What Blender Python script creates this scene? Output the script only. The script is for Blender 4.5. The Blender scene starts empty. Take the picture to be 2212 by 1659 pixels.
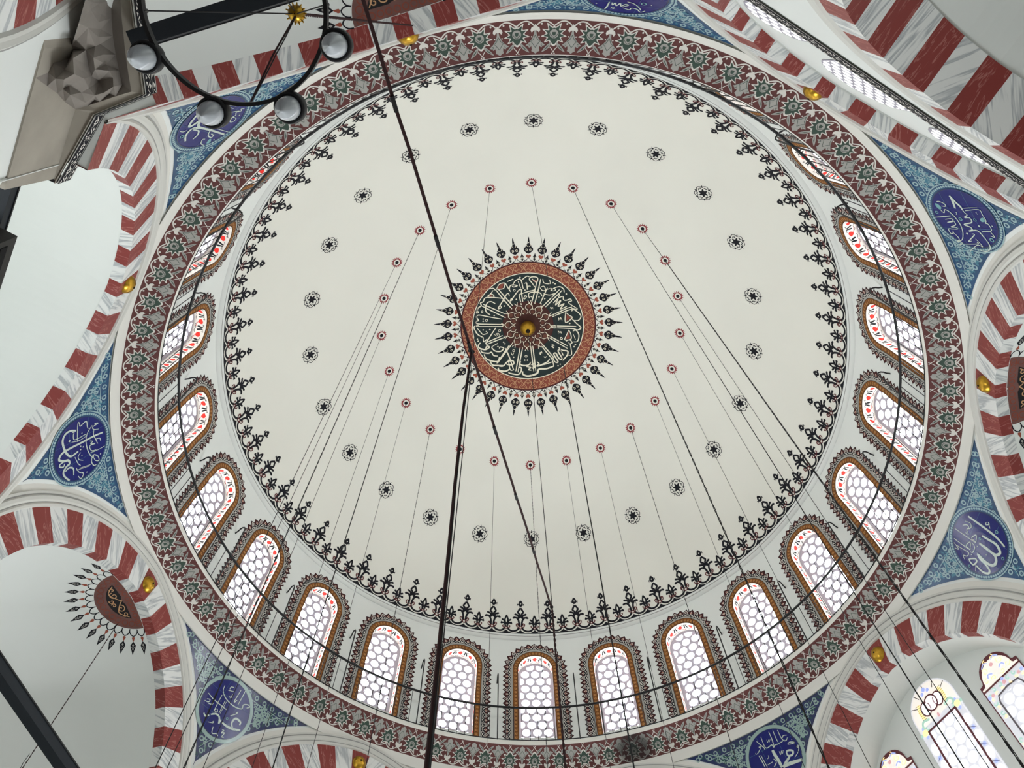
import bpy, math, random
from mathutils import Vector, Matrix
from mathutils.geometry import tessellate_polygon

sc = bpy.context.scene
COL = sc.collection
PI = math.pi
rad, sin, cos, sqrt = math.radians, math.sin, math.cos, math.sqrt
U = 3.75            # metres per building unit (dome radius 1.868 units = 7 m)
EYE = 1.6           # unit height 0 lies at eye level, 1.6 m over the floor
AZ0 = rad(1.4803)   # turn of the 24-fold building grid

SUNX, SUNY, SKY_LO, SKY_HI = 0.5, 0.866, 0.08, 0.35      # daylight from the sunny side
DAYS, WIN_MID, WIN_AMP, WIN_DIR = 8.5, 1.0, 0.5, 160     # drum windows
ADDED_NW, ADDED_SE, ADDED_S = 10.0, 1.5, 32.0      # added window-shaped lights low in the bays


def W(x, y, h):
    return Vector((x * U, y * U, h * U + EYE))


# ------------------------------------------------------------ camera, sky, exposure
RC = ((0.9994743635, 0.0315763363, -0.0073438198),
      (-0.0318785417, 0.9160675520, -0.3997549234),
      (-0.0058953611, 0.3997789079, 0.9165926410))
cd = bpy.data.cameras.new('camera')
cam = bpy.data.objects.new('camera', cd)
COL.objects.link(cam)
cd.sensor_fit = 'HORIZONTAL'
cd.sensor_width = 36.0
cd.lens = 36.0 * 1728.3 / 2212.0
cd.clip_start = 0.05
cd.clip_end = 300
M = Matrix(((RC[0][0], -RC[1][0], -RC[2][0], 0), (RC[0][1], -RC[1][1], -RC[2][1], 0),
            (RC[0][2], -RC[1][2], -RC[2][2], 0), (0, 0, 0, 1)))
cam.matrix_world = Matrix.Translation(W(-0.10557, -1.84783, 0)) @ M
sc.camera = cam

sc.view_settings.view_transform = 'Standard'
sc.view_settings.look = 'None'
sc.view_settings.gamma = 1.0
sc.view_settings.use_curve_mapping = False
sc.view_settings.exposure = 0.28
sc.cycles.use_denoising = True
sc.cycles.max_bounces = 8
sc.cycles.diffuse_bounces = 5
sc.cycles.glossy_bounces = 3
sc.cycles.sample_clamp_indirect = 6.0

# sky as fill light, entering low where the hall's walls are left out: brighter to the sunny side
world = bpy.data.worlds.new('sky')
sc.world = world
world.use_nodes = True
nt = world.node_tree
bg = nt.nodes['Background']
tc = nt.nodes.new('ShaderNodeTexCoord')
dot = nt.nodes.new('ShaderNodeVectorMath')
dot.operation = 'DOT_PRODUCT'
dot.inputs[1].default_value = (SUNX, SUNY, 0.0)
mr = nt.nodes.new('ShaderNodeMapRange')
mr.inputs['From Min'].default_value = -1
mr.inputs['From Max'].default_value = 1
mr.inputs['To Min'].default_value = 0
mr.inputs['To Max'].default_value = 1
nt.links.new(tc.outputs['Generated'], dot.inputs[0])
nt.links.new(dot.outputs['Value'], mr.inputs['Value'])
pw = nt.nodes.new('ShaderNodeMath')
pw.operation = 'POWER'
pw.inputs[1].default_value = 3.0
ma = nt.nodes.new('ShaderNodeMath')
ma.operation = 'MULTIPLY_ADD'
ma.inputs[1].default_value = SKY_HI - SKY_LO
ma.inputs[2].default_value = SKY_LO
nt.links.new(mr.outputs['Result'], pw.inputs[0])
nt.links.new(pw.outputs[0], ma.inputs[0])
nt.links.new(ma.outputs[0], bg.inputs['Strength'])
bg.inputs['Color'].default_value = (0.97, 0.99, 1.0, 1)


# ------------------------------------------------------------ materials
def lin(c):
    c = c / 255.0
    return c / 12.92 if c <= 0.04045 else ((c + 0.055) / 1.055) ** 2.4


def rgb(c):
    return (lin(c[0]), lin(c[1]), lin(c[2]), 1)


MATS = {}


def mat(name, c, rough=0.8, metal=0.0, vary=0.0, scale=2.0, coat=0.0, spec=0.3):
    if name in MATS:
        return MATS[name]
    m = bpy.data.materials.new(name)
    m.use_nodes = True
    b = m.node_tree.nodes['Principled BSDF']
    b.inputs['Base Color'].default_value = rgb(c)
    b.inputs['Roughness'].default_value = rough
    b.inputs['Metallic'].default_value = metal
    b.inputs['Specular IOR Level'].default_value = spec
    if coat:
        b.inputs['Coat Weight'].default_value = coat
        b.inputs['Coat Roughness'].default_value = 0.06
    if vary:
        n = m.node_tree.nodes
        l = m.node_tree.links
        t = n.new('ShaderNodeTexCoord')
        no = n.new('ShaderNodeTexNoise')
        no.inputs['Scale'].default_value = scale
        no.inputs['Detail'].default_value = 5
        mp = n.new('ShaderNodeMapRange')
        mp.inputs['From Min'].default_value = 0.3
        mp.inputs['From Max'].default_value = 0.7
        mp.inputs['To Min'].default_value = 1 - vary
        mp.inputs['To Max'].default_value = 1 + vary * 0.5
        hs = n.new('ShaderNodeHueSaturation')
        hs.inputs['Color'].default_value = rgb(c)
        l.new(t.outputs['Object'], no.inputs['Vector'])
        l.new(no.outputs['Fac'], mp.inputs['Value'])
        l.new(mp.outputs['Result'], hs.inputs['Value'])
        l.new(hs.outputs['Color'], b.inputs['Base Color'])
    MATS[name] = m
    return m


def marble(name, base, vein, amount, rough=0.45, scale=1.6, width=0.10, stretch=(42, 5)):
    """stone with nearly straight slanting veins, turned a little in every block"""
    m = bpy.data.materials.new(name)
    m.use_nodes = True
    n = m.node_tree.nodes
    l = m.node_tree.links
    b = n['Principled BSDF']
    b.inputs['Roughness'].default_value = rough
    b.inputs['Specular IOR Level'].default_value = 0.3
    t = n.new('ShaderNodeTexCoord')
    at = n.new('ShaderNodeAttribute')
    at.attribute_name = 'rnd'
    uvn = n.new('ShaderNodeUVMap')
    uvn.uv_map = 'UVMap'
    ang = n.new('ShaderNodeMath')
    ang.operation = 'MULTIPLY_ADD'
    ang.inputs[1].default_value = 0.9
    ang.inputs[2].default_value = -0.35
    l.new(at.outputs['Fac'], ang.inputs[0])
    rot = n.new('ShaderNodeVectorRotate')
    rot.rotation_type = 'Z_AXIS'
    l.new(uvn.outputs['UV'], rot.inputs['Vector'])
    l.new(ang.outputs[0], rot.inputs['Angle'])
    mp = n.new('ShaderNodeVectorMath')
    mp.operation = 'MULTIPLY'
    mp.inputs[1].default_value = (stretch[0], stretch[1], 1.0)
    l.new(rot.outputs['Vector'], mp.inputs[0])
    off = n.new('ShaderNodeVectorMath')
    off.operation = 'MULTIPLY_ADD'
    off.inputs[1].default_value = (17.0, 23.0, 9.0)
    l.new(at.outputs['Vector'], off.inputs[0])
    l.new(mp.outputs['Vector'], off.inputs[2])
    w = n.new('ShaderNodeTexNoise')
    w.inputs['Scale'].default_value = scale
    w.inputs['Detail'].default_value = 3
    w.inputs['Distortion'].default_value = 0.3
    l.new(off.outputs['Vector'], w.inputs['Vector'])
    s1 = n.new('ShaderNodeMath')
    s1.operation = 'SUBTRACT'
    s1.inputs[1].default_value = 0.56
    s2 = n.new('ShaderNodeMath')
    s2.operation = 'ABSOLUTE'
    s3 = n.new('ShaderNodeMapRange')
    s3.inputs['From Min'].default_value = 0.0
    s3.inputs['From Max'].default_value = width
    s3.inputs['To Min'].default_value = amount
    s3.inputs['To Max'].default_value = 0.0
    l.new(w.outputs['Fac'], s1.inputs[0])
    l.new(s1.outputs[0], s2.inputs[0])
    l.new(s2.outputs[0], s3.inputs['Value'])
    mx = n.new('ShaderNodeMix')
    mx.data_type = 'RGBA'
    mx.inputs[6].default_value = rgb(base)
    mx.inputs[7].default_value = rgb(vein)
    l.new(s3.outputs['Result'], mx.inputs[0])
    l.new(mx.outputs[2], b.inputs['Base Color'])
    MATS[name] = m
    return m


def glow(name, c, strength, use_object=False):
    m = bpy.data.materials.new(name)
    m.use_nodes = True
    n = m.node_tree.nodes
    l = m.node_tree.links
    b = n['Principled BSDF']
    b.inputs['Base Color'].default_value = rgb((230, 232, 235))
    b.inputs['Roughness'].default_value = 0.3
    b.inputs['Emission Color'].default_value = rgb(c)
    b.inputs['Emission Strength'].default_value = strength
    if use_object:
        oi = n.new('ShaderNodeObjectInfo')
        sp = n.new('ShaderNodeSeparateColor')
        mu = n.new('ShaderNodeMath')
        mu.operation = 'MULTIPLY'
        mu.inputs[1].default_value = strength
        l.new(oi.outputs['Color'], sp.inputs[0])
        l.new(sp.outputs[0], mu.inputs[0])
        l.new(mu.outputs[0], b.inputs['Emission Strength'])
    MATS[name] = m
    return m


PLASTER = mat('white_plaster', (233, 236, 232), 0.85, vary=0.03, scale=0.6)
DOMEWHITE = mat('dome_plaster', (235, 234, 224), 0.85, vary=0.025, scale=0.5)
WHITE = mat('white_paint', (232, 230, 222), 0.8)
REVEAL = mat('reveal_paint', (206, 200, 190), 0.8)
LATTICE = mat('lattice_plaster', (178, 175, 186), 0.8)
BLACK = mat('black_paint', (22, 22, 30), 0.8)
DRED = mat('dark_red_paint', (92, 36, 38), 0.8)
MAROON = mat('maroon_paint', (104, 62, 60), 0.8, vary=0.1, scale=1.5)
ORNGREY = mat('ornament_grey', (172, 170, 164), 0.8)
ORNWHITE = mat('ornament_white', (228, 224, 216), 0.8)
ORNGREEN = mat('ornament_green', (66, 84, 74), 0.8)
DEEPMAR = mat('border_maroon', (70, 28, 30), 0.8)
CREAM = mat('cream_paint', (226, 212, 200), 0.8)
ORANGE = mat('ochre_paint', (146, 92, 46), 0.8)
OCHRE = mat('light_ochre_paint', (214, 160, 96), 0.8)
BROWN = mat('brown_paint', (58, 32, 20), 0.8)
TULIP = mat('tulip_red', (206, 44, 34), 0.8)
LEAFBLK = mat('leaf_black', (20, 22, 26), 0.8)
HEART = mat('heart_brick', (158, 84, 66), 0.8)
DKGREEN = mat('medallion_green', (36, 48, 48), 0.75, vary=0.2, scale=2)
RINGRED = mat('medallion_red', (140, 72, 58), 0.8, vary=0.2, scale=3)
RINGGOLD = mat('medallion_gold', (205, 160, 118), 0.7)
SCRIPT = mat('script_cream', (236, 230, 208), 0.7)
DISCBR = mat('medallion_brown', (74, 42, 36), 0.8, vary=0.25, scale=6)
STARBR = mat('star_brown', (104, 62, 50), 0.8)
WMARB = marble('white_marble', (232, 233, 230), (158, 164, 168), 0.8, scale=1.0, width=.09, stretch=(46, 4))
RMARB = marble('red_marble', (138, 60, 56), (196, 134, 124), 0.6, scale=1.0, width=.035, stretch=(60, 12))
MOULD = mat('moulding_white', (214, 213, 206), 0.75)
GREYLINE = mat('moulding_grey', (160, 160, 156), 0.75)
STONE = mat('grey_stone', (168, 161, 149), 0.9, vary=0.22, scale=1.4)
IRON = mat('black_iron', (20, 21, 24), 0.5, spec=0.4)
BEAM = mat('dark_painted_timber', (24, 30, 36), 0.6)
WIRE = mat('wire_black', (28, 26, 26), 0.7)
ROPE = mat('rope_brown', (50, 26, 26), 0.85)
GOLD = mat('gilt_brass', (206, 160, 58), 0.32, 1.0, vary=0.25, scale=14)
BRASS = mat('brass', (180, 140, 50), 0.28, 1.0)
CARPET = mat('carpet', (150, 142, 136), 0.95)
GLASS = mat('milky_glass', (196, 202, 208), 0.12, coat=0.5, spec=0.6)
SPKBOX = mat('speaker_black', (34, 32, 30), 0.6)
SLOT = mat('slot_black', (8, 8, 8), 0.9)
STEEL = mat('tile_blue', (48, 84, 122), 0.16, vary=0.25, scale=2.2, spec=0.4)
TNAVY = mat('tile_navy', (34, 46, 92), 0.13, vary=0.25, scale=2.2, coat=0.25, spec=0.5)
TLINE = mat('tile_pale', (156, 186, 192), 0.16, spec=0.4)
TLINE2 = mat('tile_pale_green', (150, 176, 170), 0.13, coat=0.25, spec=0.5)
TLEAF = mat('tile_turquoise', (74, 128, 150), 0.16, spec=0.4)
TGREEN = mat('tile_green', (32, 76, 72), 0.13, coat=0.25, spec=0.5)
ROUNDEL = mat('roundel_blue', (22, 30, 112), 0.1, vary=0.1, scale=2, spec=0.4)
TWHITE = mat('tile_white', (204, 216, 206), 0.14, spec=0.4)
TTURQ = mat('tile_turquoise_light', (120, 172, 176), 0.14, spec=0.4)
DAY = glow('daylit_glass', (246, 251, 255), DAYS, True)
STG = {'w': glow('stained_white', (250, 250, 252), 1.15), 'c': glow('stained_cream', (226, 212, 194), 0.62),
       'l': mat('stained_lead', (112, 58, 64), 0.6), 'b': glow('stained_blue', (48, 92, 196), 0.8),
       'y': glow('stained_yellow', (240, 200, 60), 0.9), 'g': glow('stained_green', (36, 150, 110), 0.7),
       'r': glow('stained_red', (176, 20, 36), 0.7), 'p': glow('stained_plaster', (206, 206, 220), 0.42),  # plaster given its own glow in place of daylight coming through it
       'd': mat('stained_lead_grey', (120, 112, 116), 0.6)}


def soot(m, at, radius):
    """a smoky stain of its own shape on a painted surface"""
    n = m.node_tree.nodes
    l = m.node_tree.links
    b = n['Principled BSDF']
    g = n.new('ShaderNodeNewGeometry')
    no = n.new('ShaderNodeTexNoise')
    no.inputs['Scale'].default_value = 5.0
    no.inputs['Detail'].default_value = 4
    d = n.new('ShaderNodeVectorMath')
    d.operation = 'DISTANCE'
    d.inputs[1].default_value = at
    a = n.new('ShaderNodeMath')
    a.operation = 'MULTIPLY_ADD'
    a.inputs[1].default_value = 0.30
    r = n.new('ShaderNodeMapRange')
    r.interpolation_type = 'SMOOTHSTEP'
    r.inputs['From Min'].default_value = radius * 0.45 + 0.15
    r.inputs['From Max'].default_value = radius + 0.15
    r.inputs['To Min'].default_value = 0.78
    r.inputs['To Max'].default_value = 0.0
    x = n.new('ShaderNodeMix')
    x.data_type = 'RGBA'
    x.inputs[6].default_value = b.inputs['Base Color'].default_value
    x.inputs[7].default_value = rgb((34, 32, 32))
    if b.inputs['Base Color'].is_linked:
        l.new(b.inputs['Base Color'].links[0].from_socket, x.inputs[6])
    l.new(g.outputs['Position'], no.inputs['Vector'])
    l.new(g.outputs['Position'], d.inputs[0])
    l.new(no.outputs['Fac'], a.inputs[0])
    l.new(d.outputs['Value'], a.inputs[2])
    l.new(a.outputs[0], r.inputs['Value'])
    l.new(r.outputs['Result'], x.inputs[0])
    l.new(x.outputs[2], b.inputs['Base Color'])


# ------------------------------------------------------------ meshes
class MB:
    def __init__(s):
        s.v, s.f, s.m, s.r, s.mats, s.uv = [], [], [], [], [], {}

    def mi(s, m):
        if m not in s.mats:
            s.mats.append(m)
        return s.mats.index(m)

    def add(s, verts, faces, m, rnd=0.0, uv=None):
        k = len(s.v)
        if uv:
            for i, q in enumerate(uv):
                s.uv[k + i] = q
        s.v.extend(verts)
        i = s.mi(m)
        for f in faces:
            s.f.append([a + k for a in f])
            s.m.append(i)
            s.r.append(rnd)

    def grid(s, rows, m, rnd=0.0, close=False, uv=None):
        n = len(rows[0])
        vs = [p for r in rows for p in r]
        fs = []
        for j in range(len(rows) - 1):
            for i in range(n if close else n - 1):
                a = j * n + i
                b = j * n + (i + 1) % n
                fs.append((a, b, b + n, a + n))
        s.add(vs, fs, m, rnd, [q for r in uv for q in r] if uv else None)

    def box(s, c, ax, ay, az, m):
        c, ax, ay, az = map(Vector, (c, ax, ay, az))
        vs = [tuple(c + ax * i + ay * j + az * k) for i in (-1, 1) for j in (-1, 1) for k in (-1, 1)]
        s.add(vs, [(0, 1, 3, 2), (4, 6, 7, 5), (0, 4, 5, 1), (2, 3, 7, 6), (0, 2, 6, 4), (1, 5, 7, 3)], m)

    def tube(s, pts, r, m, n=6, cap=True, closed=False):
        pts = [Vector(p) for p in pts]
        rs = r if isinstance(r, (list, tuple)) else [r] * len(pts)
        rows = []
        N = len(pts)
        ref = None
        for i, p in enumerate(pts):
            t = (pts[(i + 1) % N] - pts[i - 1]) if closed else (pts[min(i + 1, N - 1)] - pts[max(i - 1, 0)])
            t.normalize()
            if ref is None or abs(t.dot(ref)) > 0.98:
                ref = Vector((0, 0, 1)) if abs(t.z) < 0.9 else Vector((1, 0, 0))
            a = t.cross(ref)
            a.normalize()
            b = t.cross(a)
            ref = -b
            rows.append([tuple(p + (a * cos(2 * PI * k / n) + b * sin(2 * PI * k / n)) * rs[i]) for k in range(n)])
        if closed:
            rows.append(rows[0])
        s.grid(rows, m, close=True)
        if cap and not closed:
            s.add(rows[0], [tuple(range(n))], m)
            s.add(rows[-1], [tuple(range(n))], m)

    def lathe(s, prof, m, n=24, c=(0, 0, 0)):
        rows = [[(c[0] + r * cos(2 * PI * k / n), c[1] + r * sin(2 * PI * k / n), c[2] + z) for k in range(n)] for r, z in prof]
        s.grid(rows, m, close=True)

    def put(s, shape, fn, m, rnd=0.0):
        vs, fs = shape
        s.add([fn(x, y) for x, y in vs], fs, m, rnd)

    def mesh(s, name, origin=(0, 0, 0), smooth=False):
        me = bpy.data.meshes.new(name)
        ox, oy, oh = origin
        me.from_pydata([((x - ox) * U, (y - oy) * U, (z - oh) * U) for x, y, z in s.v], [], s.f)
        for m in s.mats:
            me.materials.append(m)
        me.polygons.foreach_set('material_index', s.m)
        if smooth:
            me.polygons.foreach_set('use_smooth', [True] * len(s.f))
        if any(s.r):
            a = me.attributes.new('rnd', 'FLOAT', 'FACE')
            a.data.foreach_set('value', s.r)
        if s.uv:
            lay = me.uv_layers.new(name='UVMap')
            lay.data.foreach_set('uv', [c for l in me.loops for c in s.uv.get(l.vertex_index, (0.0, 0.0))])
        me.update()
        return me

    def build(s, name, parent=None, origin=(0, 0, 0), smooth=False):
        o = bpy.data.objects.new(name, s.mesh(name, origin, smooth))
        COL.objects.link(o)
        if parent is not None:
            o.parent = parent
        else:
            o.location = W(*origin)
        return o


def tag(o, label=None, cat=None, group=None, kind=None):
    if label:
        o['label'] = label
    if cat:
        o['category'] = cat
    if group:
        o['group'] = group
    if kind:
        o['kind'] = kind
    return o


def empty(name, origin, rz=0.0):
    o = bpy.data.objects.new(name, None)
    COL.objects.link(o)
    o.empty_display_size = 0.2
    x, y, h = origin
    o.location = W(x * cos(rz) - y * sin(rz), x * sin(rz) + y * cos(rz), h)
    o.rotation_euler = (0, 0, rz)
    return o


def spin(o, origin, rz):
    x, y, h = origin
    o.location = W(x * cos(rz) - y * sin(rz), x * sin(rz) + y * cos(rz), h)
    o.rotation_euler = (0, 0, rz)
    return o


def copy_tree(o, parent=None):
    c = o.copy()
    COL.objects.link(c)
    if parent is not None:
        c.parent = parent
    for ch in list(o.children):
        copy_tree(ch, c)
    return c


# ------------------------------------------------------------ flat drawing
def catmull(p, sub=5, closed=False):
    n = len(p)
    if n < 3:
        return list(p)
    out = []
    rng = range(n) if closed else range(n - 1)
    for i in rng:
        if closed:
            a, b, c, d = p[i - 1], p[i], p[(i + 1) % n], p[(i + 2) % n]
        else:
            a, b, c, d = p[max(i - 1, 0)], p[i], p[i + 1], p[min(i + 2, n - 1)]
        for k in range(sub):
            t = k / sub
            t2, t3 = t * t, t * t * t
            out.append(tuple(0.5 * (2 * b[q] + (c[q] - a[q]) * t + (2 * a[q] - 5 * b[q] + 4 * c[q] - d[q]) * t2
                                    + (3 * b[q] - a[q] - 3 * c[q] + d[q]) * t3) for q in (0, 1)))
    if not closed:
        out.append(tuple(p[-1]))
    return out


def stroke(p, w, sub=5, closed=False, smooth=True, taper=0.0):
    q = catmull(p, sub, closed) if smooth else list(p)
    n = len(q)
    vs = []
    for i in range(n):
        if closed:
            a, b = q[i - 1], q[(i + 1) % n]
        else:
            a, b = q[max(i - 1, 0)], q[min(i + 1, n - 1)]
        dx, dy = b[0] - a[0], b[1] - a[1]
        L = sqrt(dx * dx + dy * dy) or 1e-9
        k = 1.0
        if taper:
            t = i / (n - 1)
            k = 1 - taper * abs(2 * t - 1) ** 1.6
        nx, ny = -dy / L * w * k / 2, dx / L * w * k / 2
        vs += [(q[i][0] + nx, q[i][1] + ny), (q[i][0] - nx, q[i][1] - ny)]
    fs = []
    for i in range(n if closed else n - 1):
        a, b = 2 * i, 2 * ((i + 1) % n)
        fs.append((a, a + 1, b + 1, b))
    return vs, fs


def fill(p, sub=0, smooth=False):
    q = catmull(p, sub or 5, True) if smooth else list(p)
    t = tessellate_polygon([[Vector((x, y, 0)) for x, y in q]])
    return q, [tuple(a) for a in t]


def disc(x, y, r, n=10, ry=None):
    ry = ry or r
    return ([(x + r * cos(2 * PI * k / n), y + ry * sin(2 * PI * k / n)) for k in range(n)], [tuple(range(n))])


def ring(x, y, r, w, n=12, ry=None):
    ry = ry or r
    return stroke([(x + r * cos(2 * PI * k / n), y + ry * sin(2 * PI * k / n)) for k in range(n)], w, closed=True, smooth=False)


def xf(p, dx=0, dy=0, s=1.0, a=0.0, mx=1):
    ca, sa = cos(a), sin(a)
    return [(dx + s * (mx * x * ca - y * sa), dy + s * (mx * x * sa + y * ca)) for x, y in p]


def xs(shape, **k):
    return xf(shape[0], **k), shape[1]


def spiral(x, y, r, turns, a0, d=1, n=14):
    return [(x + r * (1 - 0.82 * i / n) * cos(a0 + d * 2 * PI * turns * i / n),
             y + r * (1 - 0.82 * i / n) * sin(a0 + d * 2 * PI * turns * i / n)) for i in range(n + 1)]


def leaf(x, y, L, w, a):
    return fill(xf([(0, 0), (L * .3, w * .5), (L * .6, w * .42), (L, 0), (L * .6, -w * .42), (L * .3, -w * .5)], x, y, 1, a))


def round_grid(mb, fn, rx, ry, m, n=48, k=6):
    """disc laid closely on a curved surface"""
    rows = [[fn(rx * j / k * cos(2 * PI * i / n), ry * j / k * sin(2 * PI * i / n)) for i in range(n)] for j in range(1, k + 1)]
    mb.grid(rows, m, close=True)
    mb.add([fn(0, 0)] + rows[0], [(0, i + 1, (i + 1) % n + 1) for i in range(n)], m)


EPS = 0.0008

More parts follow.
